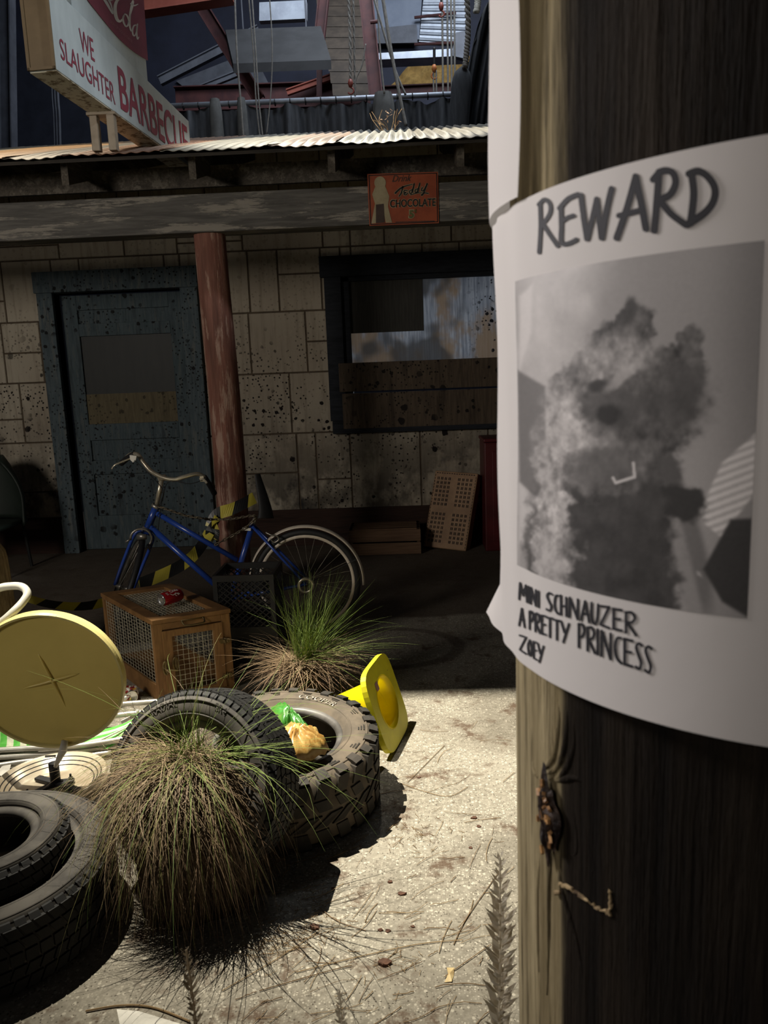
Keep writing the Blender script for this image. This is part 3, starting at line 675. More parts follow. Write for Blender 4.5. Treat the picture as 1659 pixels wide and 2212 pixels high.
mb = MB(); P4 = [at(22, 90, Y=14.34), at(205, 170, Y=14.34), at(205, 340, Y=14.34), at(22, 340, Y=14.34)]; mb.prism(P4, (0, .05, 0)); solo(mb, 'wall_panel', M_GREYST and simple('slate_panel', (.03, .034, .052), scale=3), 'dark slate wall panel under the barbecue sign', 'panel')
mb = MB(); P4 = [at(985, 70, Y=11.2), at(1010, 66, Y=11.2), at(1012, 128, Y=11.2), at(975, 120, Y=11.2)]; mb.prism(P4, (0, .1, 0)); solo(mb, 'wall_panel', M_GREYST, 'small grey panel next to the tall drape', 'panel')
# sprinkler pipes
for k, (pa, pb) in enumerate((((895, 38), (985, 28)), ((895, 96), (985, 92)), ((800, 48), (818, 46)))):
    mb = MB(); mb.tube([at(*pa, Y=14.20 if k < 2 else 10.4), at(*pb, Y=14.20 if k < 2 else 10.4)], .024, 8); solo(mb, 'pipe', M_REDST, ('upper dark red pipe crossing the pale ribbed panel', 'lower dark red pipe crossing the pale ribbed panel', 'short dark red pipe stub beside the brown decking')[k], 'pipe')
# ropes, chains and cables
def hang(name, pts, y, r, mat, label, cat, group=None, twist=False):
    P = smooth_path([at(px, py, Y=y) for px, py in pts], 8); mb = MB()
    if twist:
        P2 = smooth_path(P, 3)
        for ph_ in (0, PI): mb.tube([p+V((math.cos(i*.8+ph_)*r*.6, math.sin(i*.8+ph_)*r*.6, 0)) for i, p in enumerate(P2)], r*.7, 5)
    else: mb.tube(P, r, 6)
    return solo(mb, name, mat, label, cat, group, smooth=True)
hang('hanging_rope', [(507, -10), (512, 120), (520, 220), (526, 300)], 8.8, .011, M_ROPE, 'grey rope nearest the barbecue sign, hanging past the curtain', 'rope')
hang('hanging_rope', [(537, -10), (548, 120), (553, 215), (562, 300)], 8.8, .009, M_ROPE, 'first of two close grey ropes in front of the curtain', 'rope')
hang('hanging_rope', [(544, -10), (553, 120), (559, 215), (568, 300)], 8.8, .009, M_ROPE, 'second of two close grey ropes in front of the curtain', 'rope')
hang('hanging_rope', [(582, -10), (588, 100), (585, 200), (576, 290)], 8.8, .007, M_ROPE, 'thin slack line hanging over the curtain', 'rope')
hang('hanging_chain', [(753, -10), (756, 80), (757, 172)], 8.9, .014, M_ROPE, 'long hoist chain ending in a red hook above the curtain', 'chain', twist=True)
hang('hanging_chain', [(763, -10), (765, 90), (767, 205)], 8.98, .010, M_ROPE, 'second hoist chain hanging behind the hooked one', 'chain', twist=True)
hang('hanging_rope', [(790, 95), (782, 140), (768, 175), (767, 208)], 8.9, .008, M_ROPE, 'slack cord looping beside the hoist chains', 'rope')
hang('hanging_rope', [(826, -10), (845, 110), (862, 200), (877, 272)], 8.85, .018, M_ROPE, 'thick pale rope slanting over the curtain fold', 'rope')
hang('hanging_rope', [(806, -10), (850, 140), (876, 205)], 9.0, .012, M_ROPE, 'pale slanting rope crossing the thick one', 'rope')
hang('hanging_rope', [(814, -10), (822, 120), (830, 202)], 9.1, .010, M_ROPE, 'grey rope beside the red upright brace', 'rope')
for k, px in enumerate((955, 966, 974, 981)):
    hang('hanging_rope', [(px, -10), (px+1, 100), (px+2, 205)], 9.6, .012, M_ROPE, 'one of four parallel pale ropes near the tall drape', 'rope', 'parallel ropes near the drape')
hang('hanging_rope', [(1008, -10), (1011, 60), (1008, 110), (1004, 145)], 8.15, .024, M_ROPE, 'thick twisted rope lifting the narrow cloth bundle', 'rope', twist=True)
hang('hanging_rope', [(1033, -10), (1031, 15), (1029, 25)], 8.3, .028, M_WHITE, 'short white rope tied round the top of the tall drape', 'rope', twist=True)
for k, px in enumerate((112, 118, 124)):
    hang('hanging_cable', [(px-6, -60), (px, 185), (px+4, 250), (px+6, 320)], 10.2, (.010, .014, .018)[k], M_GREYST, 'one of three grey cables in the dark below the sign end', 'cable', 'cables below the sign')
def hook(px, py, y, s, mat, label):
    t = thing('hoist_hook', at(px, py+14, Y=y), label, 'hook')
    c = at(px, py, Y=y); mb = MB(); mb.lathe([(.001, .045), (.018, .038), (.030, .0), (.018, -.038), (.001, -.045)], c, (0, 0, 1), 14); mb.build('block', mat, t, smooth=True)
    mb = MB(); mb.tube([c+V((s*.032*math.sin(a_), 0, -.074+.032*math.cos(a_))) for a_ in np.linspace(0, 4.2, 12)], .009, 6); mb.build('hook', mat, t, smooth=True)
hook(757, 180, 8.88, 1, M_HOOKR, 'dull red hoist hook at the end of the long chain')
hook(938, 148, 9.3, -1, M_HOOK, 'bright orange hoist hook hanging before the yellow insulation')
hook(953, 14, 9.45, 1, M_HOOKR, 'dark red hoist block high on the parallel ropes')
hang('hanging_strap', [(938, 103), (938, 142)], 9.3, .016, M_BLACK, 'short dark strap holding the orange hook', 'strap')
for k, px in enumerate((936, 942)): hang('hanging_rope', [(px, 152), (px+1, 205)], 9.3, .010, M_ROPE, 'pale rope running down from the orange hook', 'rope', 'ropes under the orange hook')
hang('hanging_strap', [(953, -30), (953, 8)], 9.45, .012, M_BLACK, 'short dark strap holding the dark red hoist block', 'strap')
# ================================================================== roadside sign on the eave
hd = V((math.sin(math.radians(5)), math.cos(math.radians(5)), 0)); sn = V((hd.y, -hd.x, 0))
S0 = at(222, 246, Y=4.4); SZ0 = S0.z; SN = at(122, 150, Z=SZ0); UPZ = V((0, 0, 1))
def sp(s, z, off=0.0): return SN+hd*s+UPZ*(z-SZ0)+sn*off
def sh(px, py, off=0.0):
    p = hit(px, py, SN+sn*off, sn); return (p-SN).dot(hd), p.z
SL, TH = 1.74, .135
zt = lambda s: 3.215-.04*s
sg = thing('roadside_sign', sp(.55, SZ0), 'big white roadside sign reading WE SLAUGHTER BARBECUE standing on the porch roof', 'sign')
mb = MB()
A4 = [sp(0, SZ0), sp(SL, SZ0), sp(SL, zt(SL)), sp(0, zt(0))]; mb.hexa([p for p in A4], [p-sn*TH for p in A4])
mb.build('cabinet', M_SIGNW, sg, bevel=.004)
mb = MB()
e = [sp(-.003, SZ0, 0), sp(-.003, SZ0, -TH), sp(-.003, zt(0), -TH), sp(-.003, zt(0), 0)]; mb.prism(e, -hd*.004)
mb.build('end_cap', M_TAN, sg, label='tan end of the sign')
mb = MB()
for a_, b_, z0, z1 in ((-.0, .012, SZ0, zt(0)), (TH-.012, TH, SZ0, zt(0))): mb.prism([sp(-.006, z0, -a_), sp(-.006, z0, -b_), sp(-.006, z1, -b_), sp(-.006, z1, -a_)], -hd*.008)
mb.prism([sp(-.006, SZ0, 0), sp(-.006, SZ0, -TH), sp(-.006, SZ0+.012, -TH), sp(-.006, SZ0+.012, 0)], -hd*.008)
mb.build('end_trim', M_TAN, sg)
mb = MB(); e = [sp(.005, SZ0-.001, -.003), sp(SL-.01, SZ0-.001, -.003), sp(SL-.01, SZ0-.001, -TH+.003), sp(.005, SZ0-.001, -TH+.003)]; mb.prism(e, (0, 0, -.004)); mb.build('soffit', M_SOFFIT, sg, label='soiled underside of the sign')
fs = lambda s, z: sp(s, z, .0025)
def put(text, a, b, c, d, mat, off=0.0, fn=fs, nm='lettering', sg_=None):   # pixel corners: top-left, bottom-left, bottom-right, top-right
    A_, B_, C2, D2 = [sh(*k) for k in (a, b, c, d)]
    s0, s1 = (A_[0]+B_[0])/2, (C2[0]+D2[0])/2
    vs, f2 = font_mesh(text, 1.0, off)
    x0, x1 = min(v[0] for v in vs), max(v[0] for v in vs); y0, y1 = min(v[1] for v in vs), max(v[1] for v in vs)
    mb = MB(); P = []
    for x, y in vs:
        t = (x-x0)/(x1-x0); w = (y-y0)/(y1-y0)
        lo = B_[1]*(1-t)+C2[1]*t; hi = A_[1]*(1-t)+D2[1]*t; P.append(fn(s0+(s1-s0)*t, lo+(hi-lo)*w))
    mb.add(P, f2); return mb.build(nm, mat, sg, fixn=False)
put('WE', (165, 56), (178, 112), (206, 136), (198, 84), M_SIGNR, .0)
put('SLAUGHTER', (124, 78), (134, 128), (251, 229), (243, 180), M_SIGNR, .0)
put('BARBECUE', (249, 137), (264, 238), (409, 352), (403, 274), M_SIGNR, .016)
# upper panel with the red disc
s1_, _ = sh(327, 182); PT = .05
mb = MB(); A4 = [sp(.255, zt(.255)-.01, -.02), sp(s1_, zt(s1_)-.01, -.02), sp(s1_, 4.0, -.02), sp(.255, 4.0, -.02)]; mb.hexa(A4, [p-sn*PT for p in A4]); up = mb.build('upper_panel', M_SIGNW, sg, bevel=.003)
PF = -.0175
def pp(px, py, o=0.0): return hit(px, py, SN+sn*(PF+o), sn)
arc = smooth_path([V((x, y, 0)) for x, y in ((175, -25), (190, 2), (212, 30), (236, 60), (262, 89), (290, 113), (319, 131))], 6)
poly = [pp(p.x, p.y) for p in arc]+[pp(308, -40), pp(170, -40)]
poly[len(arc)] = pp(309.5, -8)
mb = MB(); mb.prism(poly, sn*.002); mb.build('disc', M_DISC, up, label='faded red disc')
mb = MB(); fpan = lambda x, y: pp(x, y, .0032)
for pts, w in (([(264, -6), (254, 0), (249, 12), (249, 28), (253, 42), (259, 46), (265, 41), (269, 31)], [2.2, 3.0, 3.6, 3.8, 3.4, 2.6, 1.8, .9]),
               ([(270, 30), (266, 37), (267, 48), (272, 57), (277, 53), (278, 43), (274, 33), (269, 30)], [1.0, 1.8, 2.0, 1.6, 1.9, 2.0, 1.6, 1.0]),
               ([(277, 46), (281, 34), (287, 12), (288, 2), (285, 6), (281, 30), (280, 52), (283, 66), (287, 66)], [.9, 1.2, 1.6, 1.2, 1.6, 2.1, 2.1, 1.6, .9]),
               ([(283, 8), (290, 12), (298, 9)], [1.8, 1.6, .8]),
               ([(294, 54), (289, 56), (286, 66), (288, 76), (292, 76), (295, 66), (296, 55)], [1.0, 1.6, 1.9, 1.6, 1.3, 1.4, 1.2]), ([(297, 52), (295, 70), (297, 84), (300, 80)], [1.4, 1.9, 1.7, .8]),
               ([(222, -6), (230, 6), (239, 22), (244, 30), (241, 14), (236, 2), (232, -6)], [2.5, 3.0, 2.2, .8, 1.6, 2.2, 2.2]),
               ([(236, 2), (246, -2), (254, -8)], 1.4)):
    stroke(mb, pts, w, fpan)
mb.build('script_lettering', M_SIGNLET, up, fixn=False)
mb = MB(); vs, f2 = font_mesh('SIGN OF GOOD TASTE'); x1 = max(v[0] for v in vs)
mb.add([fpan(238+v[0]/x1*48, 48+v[0]/x1*46-v[1]*9) for v in vs], f2); mb.build('small_lettering', M_FADED, up, fixn=False)
# legs
for k, (px, of) in enumerate(((196, -TH+.02), (240, -.02))):
    p = sp(.58, SZ0, of); mb = MB(); mb.box2((p.x-.021, p.y-.021, roofz(p.y)+.015), (p.x+.021, p.y+.021, SZ0-.012)); mb.build('post', M_STEELP, sg, bevel=.003)
for of in (-TH+.02, -.02):
    p = sp(1.40, SZ0, of); mb = MB(); mb.box2((p.x-.021, p.y-.021, roofz(p.y)+.015), (p.x+.021, p.y+.021, SZ0)); mb.build('post', M_STEELP, sg)
mb = MB(); c = sp(.58, SZ0-.012, -TH/2); mb.box(c, (TH+.02, .06, .014)); mb.build('saddle_plate', M_STEELP, sg)

# ================================================================== small tin sign on the beam
TA = at(793, 376, Y=YB-.006); TB = at(948, 482, Y=YB-.006); TC_ = at(801, 488, Y=YB-.006)
tt = lambda px, py: hit(px, py, (0, YB-.008, 0), V((0, 1, 0)))
ts = thing('tin_sign', at(872, 485, Y=YB), 'small orange tin sign advertising a five cent chocolate drink on the porch beam', 'sign')
mb = MB(); mb.prism([tt(793, 376), tt(946, 371), tt(948, 482), tt(798, 488)], (0, .006, 0)); mb.build('plate', M_TINO, ts)
ft = lambda x, y: hit(x, y, (0, YB-.010, 0), V((0, 1, 0)))
ft2 = lambda x, y: hit(x, y, (0, YB-.0112, 0), V((0, 1, 0)))
mb = MB()
for a, b in (((797, 379), (943, 374)), ((943, 374), (945, 479)), ((945, 479), (801, 485)), ((801, 485), (797, 379))): stroke(mb, [a, b], .8, ft, sm=False)
mb.build('border', M_TINK, ts, fixn=False)
# plain upright stand-in for the printed figure
mb = MB(); disc2d(mb, (821, 395), 12.5, 14, ft2); mb.add([ft(*p) for p in ((810, 404), (832, 402), (841, 424), (838, 446), (847, 481), (833, 481), (828, 452), (818, 452), (813, 482), (802, 483), (810, 440), (804, 420))], [list(range(12))[::-1]]); mb.build('printed_shape', M_TINC, ts, fixn=False, label='plain cream printed shape')
mb = MB(); mb.add([ft2(*p) for p in ((812, 442), (829, 440), (831, 481), (812, 482))], [(0, 1, 2, 3)]); mb.build('printed_shape', M_TINW, ts, fixn=False, label='dark brown printed block')
def script(mb, off):
    fq = ft2 if off == 0 else ft
    g = 0 if off == 0 else .9
    for pts, w in (([(854, 417), (868, 405), (890, 398)], [1.9, 1.5, .7]), ([(870, 404), (867, 416), (862, 424)], [1.3, 1.6, 1.2]),
                   ([(880, 412), (874, 411), (872, 415), (877, 416), (872, 419), (876, 421), (881, 417)], 1.0),
                   ([(890, 410), (885, 412), (885, 417), (889, 416), (895, 396), (891, 416)], 1.0), ([(902, 408), (897, 410), (897, 415), (901, 414), (907, 395), (903, 414)], 1.0),
                   ([(912, 405), (910, 411), (914, 412), (919, 404), (923, 396), (919, 408), (913, 421), (910, 421), (917, 417), (925, 418)], 1.1),
                   ([(886, 421), (900, 417), (914, 416)], [.6, 1.0, .5])):
        stroke(mb, pts, [x+g for x in (w if isinstance(w, list) else [w]*len(pts))], fq)
mb = MB(); script(mb, 1); mb.build('script_outline', M_TINC, ts, fixn=False)
mb = MB(); script(mb, 0); mb.build('script_lettering', M_TINK, ts, fixn=False)
def tinfit(text, tl, br, rise, fn, mat, nm, off=0.0, shear=0.0):
    vs, f2 = font_mesh(text, 1.0, off, shear); x0, x1 = min(v[0] for v in vs), max(v[0] for v in vs); y0, y1 = min(v[1] for v in vs), max(v[1] for v in vs)
    mb = MB(); mb.add([fn(tl[0]+(x-x0)/(x1-x0)*(br[0]-tl[0]), br[1]-(y-y0)/(y1-y0)*(br[1]-tl[1])-rise*(x-x0)/(x1-x0)) for x, y in vs], f2); mb.build(nm, mat, ts, fixn=False)
tinfit('CHOCOLATE', (841.5, 430.5), (942, 449.5), 3.5, ft, M_TINC, 'word_outline', .05)
tinfit('CHOCOLATE', (842.5, 431.5), (941, 448.5), 3.5, ft2, M_TINK, 'word_lettering', .015)
tinfit('Drink', (847, 379), (889, 393), 2, ft, M_TINW, 'word_lettering', .01, .35)
tinfit('5', (882, 452.5), (895.5, 472.5), .5, ft, M_TINC, 'price_outline', .06); tinfit('5', (883.5, 454), (894, 471.5), .5, ft2, M_TING, 'price_lettering', .045)
tinfit('c', (895.5, 453), (900, 459.5), 0, ft2, M_TING, 'price_lettering', .03); mb = MB(); stroke(mb, [(898.4, 451.5), (897.4, 461)], .45, ft2, sm=False); mb.build('price_lettering', M_TING, ts, fixn=False)
mb = MB()
rt_ = random.Random(2); x = 855
while x < 934:
    w = rt_.uniform(2.5, 7); stroke(mb, [(x, 480-(x-855)*.03), (x+w, 480-(x+w-855)*.03)], .9, ft, sm=False); x += w+1.6
mb.build('small_print', M_TINW, ts, fixn=False)
# ================================================================== utility pole with two posters
PD = .62; azc = math.atan((1680-IW/2)/FPX)+math.radians(-2); PC = V((PD*math.sin(azc), PD*math.cos(azc), 0))
RW, RP, RU = .1868, .1962, .2002
def chit(px, py, R):
    d = ray(px, py); a = d.x*d.x+d.y*d.y; ox, oy = -PC.x, -PC.y; b = 2*(ox*d.x+oy*d.y); c = ox*ox+oy*oy-R*R; D = b*b-4*a*c
    t = (-b-math.sqrt(max(D, 0)))/(2*a); p = CO+d*t; return math.atan2(p.y-PC.y, p.x-PC.x), p.z
def cp(th, z, R): return V((PC.x+R*math.cos(th), PC.y+R*math.sin(th), z))
THN = math.atan2(-PC.y, -PC.x)             # facing the camera
THL = THN-math.acos(RP/PD)                 # limb seen on the left
pl = thing('utility_pole', PC, 'thick dark wooden utility pole wearing the reward poster', 'pole')
def polefn(u, v_):
    a = u*2*PI; z = v_*3.6; r = RW*(1+.006*math.sin(5*a+z*2)+.004*math.sin(11*a-z*3)+.003*math.sin(z*9+2*a)) - .004*max(0, z-1.0)*0 - .006*max(0, 1.1-z)
    return cp(a, z, r)
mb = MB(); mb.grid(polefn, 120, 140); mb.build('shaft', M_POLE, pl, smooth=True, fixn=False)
# knot, with raised grain lines curling round it
kth, kz = chit(1188, 1765, RW+.003)
def kn(u, v_):
    a = u*2*PI; r = v_; nz = 1+.25*math.sin(3*a+1)+.12*math.sin(7*a)
    return cp(kth+.098*r*math.cos(a)*nz*.55, kz+.031*r*math.sin(a)*nz-.006*r*math.cos(a), RW+.004+.004*(1-r*r)+.0035*math.sin(a*5+r*9)*r*(1-r)*3)
mb = MB(); mb.grid(kn, 36, 12); kn_o = mb.build('knot', M_KNOT, pl, smooth=True, fixn=False)
rk = random.Random(4); mb = MB()
for i in range(26):
    a = rk.uniform(0, 6.28); r = rk.uniform(.2, 1.0); c = cp(kth+.05*r*math.cos(a), kz+.029*r*math.sin(a), RW+.0075); mb.box(c, (.0022, .0022, rk.uniform(.002, .006)), Matrix.Rotation(rk.uniform(0, 3), 3, 'X') @ Matrix.Rotation(rk.uniform(0, 3), 3, 'Z'))
mb.build('resin', M_RESIN, kn_o, fixn=False)
mb = MB()
for pts, w in (([(1205, 1515), (1206, 1560), (1196, 1630), (1180, 1655), (1168, 1660)], 1.6), ([(1222, 1520), (1224, 1570), (1215, 1630), (1195, 1665), (1172, 1670)], 1.5), ([(1236, 1540), (1240, 1600), (1228, 1650), (1205, 1680), (1175, 1682)], 1.4),
               ([(1150, 1640), (1156, 1668), (1165, 1680)], 1.5), ([(1262, 1690), (1240, 1680), (1215, 1684), (1188, 1686)], 1.5), ([(1232, 1700), (1240, 1760), (1246, 1820), (1242, 1846), (1228, 1846)], 1.0), ([(1252, 1700), (1264, 1800), (1284, 1865), (1276, 1888), (1256, 1880)], 1.0), ([(1270, 1730), (1268, 1840), (1262, 1950)], .9),
               ([(1200, 1830), (1205, 1880), (1216, 1930), (1240, 2010), (1255, 2080), (1268, 2212)], 1.3), ([(1192, 1840), (1186, 1900), (1184, 2000), (1180, 2150)], 1.2), ([(1165, 1850), (1160, 1950), (1162, 2100)], 1.2), ([(1320, 1700), (1322, 1900), (1318, 1960)], 1.0)):
    P = smooth_path([cp(*chit(x, y, RW), RW-.0008) for x, y in pts], 6); mb.tube(P, [w*.0017*(.25+.75*math.sin(PI*min(1, max(0, k_/(len(P)-1))))) for k_ in range(len(P))], 8)
mb.build('grain_ridge', M_POLE, kn_o, smooth=True)
mb = MB()
for pts in ([(1212, 1908), (1235, 1922), (1262, 1942), (1290, 1960), (1316, 1972)], [(1318, 1925), (1320, 1955), (1316, 1974)], [(1200, 1930), (1212, 1926)]):
    P = smooth_path([cp(*chit(x, y, RW+.001), RW+.0012) for x, y in pts], 6); mb.tube([p+V((rk.uniform(-.0008, .0008), 0, rk.uniform(-.001, .001))) for p in P], [rk.uniform(.0004, .0018) for _ in P], 6)
mb.build('scar', simple('torn_wood', (.30, .22, .11), (.08, .05, .025), scale=70, rough=.7), pl, smooth=False, label='pale torn scar in the wood')

# ---- lower poster: sheet, printed photograph, marker lettering
zT = chit(1600, 300, RP)[1]; zB = chit(1600, 1604, RP)[1]
thR = THN+.62; thLe = THL-.20
po = thing('reward_poster', cp(THN-.3, zB, RP), 'white lost dog reward poster wrapped round the utility pole', 'poster')
def wr(th, z):          # gentle waviness shared by the sheet and its printing
    k = max(0, 1-(th-THL)/.55); return .0010*k*math.sin(z*37+th*5)+.0007*math.sin(th*30+z*21)*min(1, k*2)
def sheetfn(u, v_):
    th = thLe+(thR-thLe)*u; z = zB+(zT-zB)*v_; left = max(0, 1-(th-THL+.2)/.34)
    r = RP+wr(th, z)+.004*left*left*(1+math.sin(z*17+1))*.5*(th < THL+.10)
    if v_ < .10 and u < .12: r += .012*(1-v_/.10)*(1-u/.12)
    if v_ > .96: z -= 0
    return cp(th, z, r)
mb = MB(); mb.grid(sheetfn, 150, 80); mb.build('sheet', M_PAPER, po, smooth=True, fixn=False)
# vertical fold lines in the paper
# marker lettering
def fm(x, y):
    th, z = chit(x, y, RP); return cp(th, z, RP+wr(th, z)+.0006)
def lines(name, L, w):
    mb = MB()
    for pts in L: stroke(mb, pts, w if not isinstance(pts[0][0], tuple) else w, fm)
    return mb.build(name, M_INK, po, fixn=False)
R1 = [([(1168, 440), (1169, 490), (1166, 545)], 4.6), ([(1165, 442), (1178, 431), (1189, 440), (1190, 458), (1180, 476), (1170, 482)], 4.6), ([(1172, 480), (1188, 505), (1206, 531)], 4.8),
      ([(1213, 450), (1214, 490), (1214, 524), (1230, 526), (1246, 518)], 5.2), ([(1210, 450), (1228, 430), (1250, 420)], 5.4), ([(1213, 480), (1228, 470), (1240, 466)], 4.8),
      ([(1256, 422), (1262, 470), (1269, 516)], 6), ([(1270, 516), (1283, 462), (1290, 430)], 5.6), ([(1290, 432), (1296, 480), (1300, 514)], 6), ([(1301, 514), (1312, 450), (1322, 408)], 6.4),
      ([(1374, 382), (1355, 450), (1333, 514)], 7), ([(1374, 382), (1386, 440), (1396, 494)], 7.5), ([(1338, 466), (1362, 460), (1384, 454)], 6),
      ([(1424, 372), (1420, 430), (1414, 498)], 7.5), ([(1412, 388), (1430, 370), (1452, 372), (1460, 394), (1448, 420), (1424, 432)], 7.5), ([(1426, 432), (1450, 462), (1482, 486)], 7.5),
      ([(1494, 374), (1499, 420), (1492, 482)], 8), ([(1489, 376), (1510, 370), (1532, 385), (1545, 410), (1540, 438), (1520, 462), (1484, 486)], 8)]
mb = MB()
for pts, w in R1: stroke(mb, pts, w, fm)
mb.build('headline_lettering', M_INK, po, fixn=False)
def word(txt, xs, ytop, ybot, w0):
    """condensed hand-drawn capitals; xs = list of (x0,x1) per letter, ytop/ybot functions of x"""
    G = {'M': [[(0, 1), (.05, .5), (.12, 0)], [(.12, 0), (.5, .7)], [(.5, .7), (.85, 0)], [(.85, 0), (1, 1)]], 'I': [[(.5, 0), (.5, 1)]], 'N': [[(.05, 1), (.1, 0)], [(.1, 0), (.9, 1)], [(.9, 1), (.92, 0)]],
         'S': [[(.9, .06), (.5, .02), (.2, .2), (.5, .48), (.8, .7), (.6, .95), (.15, .92)]], 'C': [[(.9, .04), (.45, .1), (.2, .45), (.4, .85), (.95, 1)]], 'H': [[(.1, 0), (.12, 1)], [(.88, .05), (.9, 1)], [(.1, .55), (.9, .5)]],
         'A': [[(.5, 0), (.05, 1)], [(.5, 0), (.95, 1)], [(.2, .65), (.85, .62)]], 'U': [[(.1, 0), (.12, .7), (.4, 1), (.75, .8), (.9, 0)]], 'Z': [[(.05, .05), (.95, 0)], [(.95, 0), (.05, .95)], [(.05, .95), (.95, 1)]],
         'E': [[(.15, .02), (.15, .98)], [(.1, .03), (.95, 0)], [(.15, .5), (.8, .45)], [(.15, .98), (.95, .96)]], 'R': [[(.12, .05), (.12, 1)], [(.1, .06), (.6, 0), (.85, .22), (.6, .45), (.15, .52)], [(.2, .5), (.95, 1)]],
         'P': [[(.15, .02), (.15, 1)], [(.12, .05), (.65, 0), (.88, .25), (.6, .5), (.15, .56)]], 'T': [[(.5, .02), (.5, 1)], [(0, .04), (1, 0)]], 'Y': [[(.05, 0), (.45, .5)], [(.95, 0), (.3, 1)]], 'O': [[(.5, .05), (.12, .4), (.3, .9), (.7, .92), (.88, .45), (.5, .05)]]}
    for ch, (x0, x1) in zip(txt, xs):
        for st in G[ch]:
            pts = []
            for a, b in st:
                x = x0+(x1-x0)*a; pts.append((x, ytop(x)+(ybot(x)-ytop(x))*b))
            stroke(mb, pts, w0*(.75+.25*(x0-1120)/290), fm)
def spread(txt, x0, x1, wts=None):
    ws = [(.45 if c == 'I' else .35 if c == ' ' else 1.25 if c == 'M' else 1.0)*(.62+.38*i/len(txt)) for i, c in enumerate(txt)]; tot = sum(ws); out = []; x = x0
    for c, w in zip(txt, ws):
        dx = (x1-x0)*w/tot
        if c != ' ': out.append((x+dx*.1, x+dx*.9))
        x += dx
    return out
lerp = lambda x, x0, y0, x1, y1: y0+(x-x0)/(x1-x0)*(y1-y0)
mb = MB()
yt = lambda x: lerp(x, 1124, 1258, 1172, 1280) if x < 1172 else lerp(x, 1172, 1276, 1375, 1325); yb = lambda x: lerp(x, 1124, 1294, 1172, 1314) if x < 1172 else lerp(x, 1172, 1316, 1375, 1372)
word('MINI', [(1124, 1139), (1141, 1145), (1147, 1160), (1162, 1168)], yt, yb, 2.8)
word('SCHNAUZER', [(1180, 1195), (1197, 1208), (1211, 1226), (1230, 1251), (1255, 1275), (1277, 1295), (1297, 1318), (1323, 1345), (1350, 1376)], yt, yb, 3.1)
yt = lambda x: lerp(x, 1122, 1312, 1405, 1404); yb = lambda x: lerp(x, 1122, 1350, 1405, 1458)
word('A', [(1123, 1135)], yt, yb, 2.8)
word('PRETTY', [(1143, 1154), (1156, 1168), (1170, 1181), (1182, 1196), (1197, 1211), (1212, 1231)], yt, yb, 3)
yt2 = lambda x: yt(x)-8; yb2 = lambda x: yb(x)-2
word('PRINCESS', [(1249, 1265), (1268, 1287), (1289, 1295), (1299, 1322), (1326, 1344), (1347, 1368), (1372, 1389), (1392, 1410)], yt2, yb2, 3.2)
yt = lambda x: lerp(x, 1124, 1370, 1176, 1396); yb = lambda x: lerp(x, 1124, 1404, 1176, 1436)
word('ZOEY', [(1124, 1138), (1140, 1150), (1152, 1161), (1162, 1176)], yt, yb, 2.8)
mb.build('caption_lettering', M_INK, po, fixn=False)
# the printed grey photograph of a dog
thA = chit(1117, 900, RP)[0]; thB = chit(1634, 900, RP)[0]; zA = chit(1628, 1338, RP)[1]; zBt = chit(1645, 520, RP)[1]
NU, NV = 250, 330
rngn = np.random.default_rng(3)
LAT = rngn.random((256, 256))
def vn(x, y):
    xi = np.floor(x).astype(int); yi = np.floor(y).astype(int); fx = x-xi; fy = y-yi; fx = fx*fx*(3-2*fx); fy = fy*fy*(3-2*fy)
    L = lambda a, b: LAT[a % 256, b % 256]
    return (L(xi, yi)*(1-fx)+L(xi+1, yi)*fx)*(1-fy)+(L(xi, yi+1)*(1-fx)+L(xi+1, yi+1)*fx)*fy
def fbm(x, y, o=4):
    s = 0; a = .5
    for i in range(o): s = s+a*vn(x+17*i, y+31*i); x = x*2.03; y = y*2.03; a *= .5
    return s/(1-.5**o)
us = np.linspace(0, 1, NU+1); vs_ = np.linspace(0, 1, NV+1)
verts = []; PX = np.zeros((NU+1, NV+1)); PY = np.zeros((NU+1, NV+1))
for i, u in enumerate(us):
    for j, v_ in enumerate(vs_):
        th_, z_ = thA+(thB-thA)*u, zA+(zBt-zA)*v_; p = cp(th_, z_, RP+wr(th_, z_)+.0003); verts.append(p); PX[i, j], PY[i, j] = pix(p)
sm = lambda a, b, t: (lambda q: q*q*(3-2*q))(np.clip((t-a)/(b-a), 0, 1))
def ell(cx, cy, rx, ry, rot=0, soft=.25, warp=0):
    dx, dy = PX-cx, PY-cy
    if warp: dx = dx+(fbm(PX/24, PY/24)-.5)*warp; dy = dy+(fbm(PX/24+9, PY/24+5)-.5)*warp
    c, s = math.cos(rot), math.sin(rot); d = np.sqrt(((dx*c+dy*s)/rx)**2+((-dx*s+dy*c)/ry)**2); return 1-sm(1-soft, 1+soft, d)
def polym(pts, soft=4):
    """signed-distance mask of a convex polygon, clockwise on screen"""
    d = np.full(PX.shape, 1e9)
    for (x0, y0), (x1, y1) in zip(pts, pts[1:]+pts[:1]):
        L = math.hypot(x1-x0, y1-y0); d = np.minimum(d, ((x1-x0)*(PY-y0)-(y1-y0)*(PX-x0))/L)
    return sm(-soft, soft, d)
G = 84+10*sm(700, 1100, PY)-10*sm(1500, 1650, PX)-6*sm(1200, 1340, PY)
def over(mask, val):
    global G
    G = G*(1-mask)+val*mask
over(1-sm(1180, 1330, PX+(fbm(PX/60, PY/60)-.5)*80+.15*(PY-700)), 112+26*(fbm(PX/40, PY/70)-.5))
over(polym([(1122, 640), (1150, 615), (1148, 720), (1122, 800)], 6), 128); over(polym([(1118, 800), (1178, 835), (1182, 1100), (1122, 1040)], 5), 72)
over(polym([(1121, 1045), (1180, 1100), (1170, 1180), (1122, 1180)], 6), 120)
over(polym([(1122, 1178), (1165, 1160), (1160, 1260), (1122, 1250)], 6), 98)
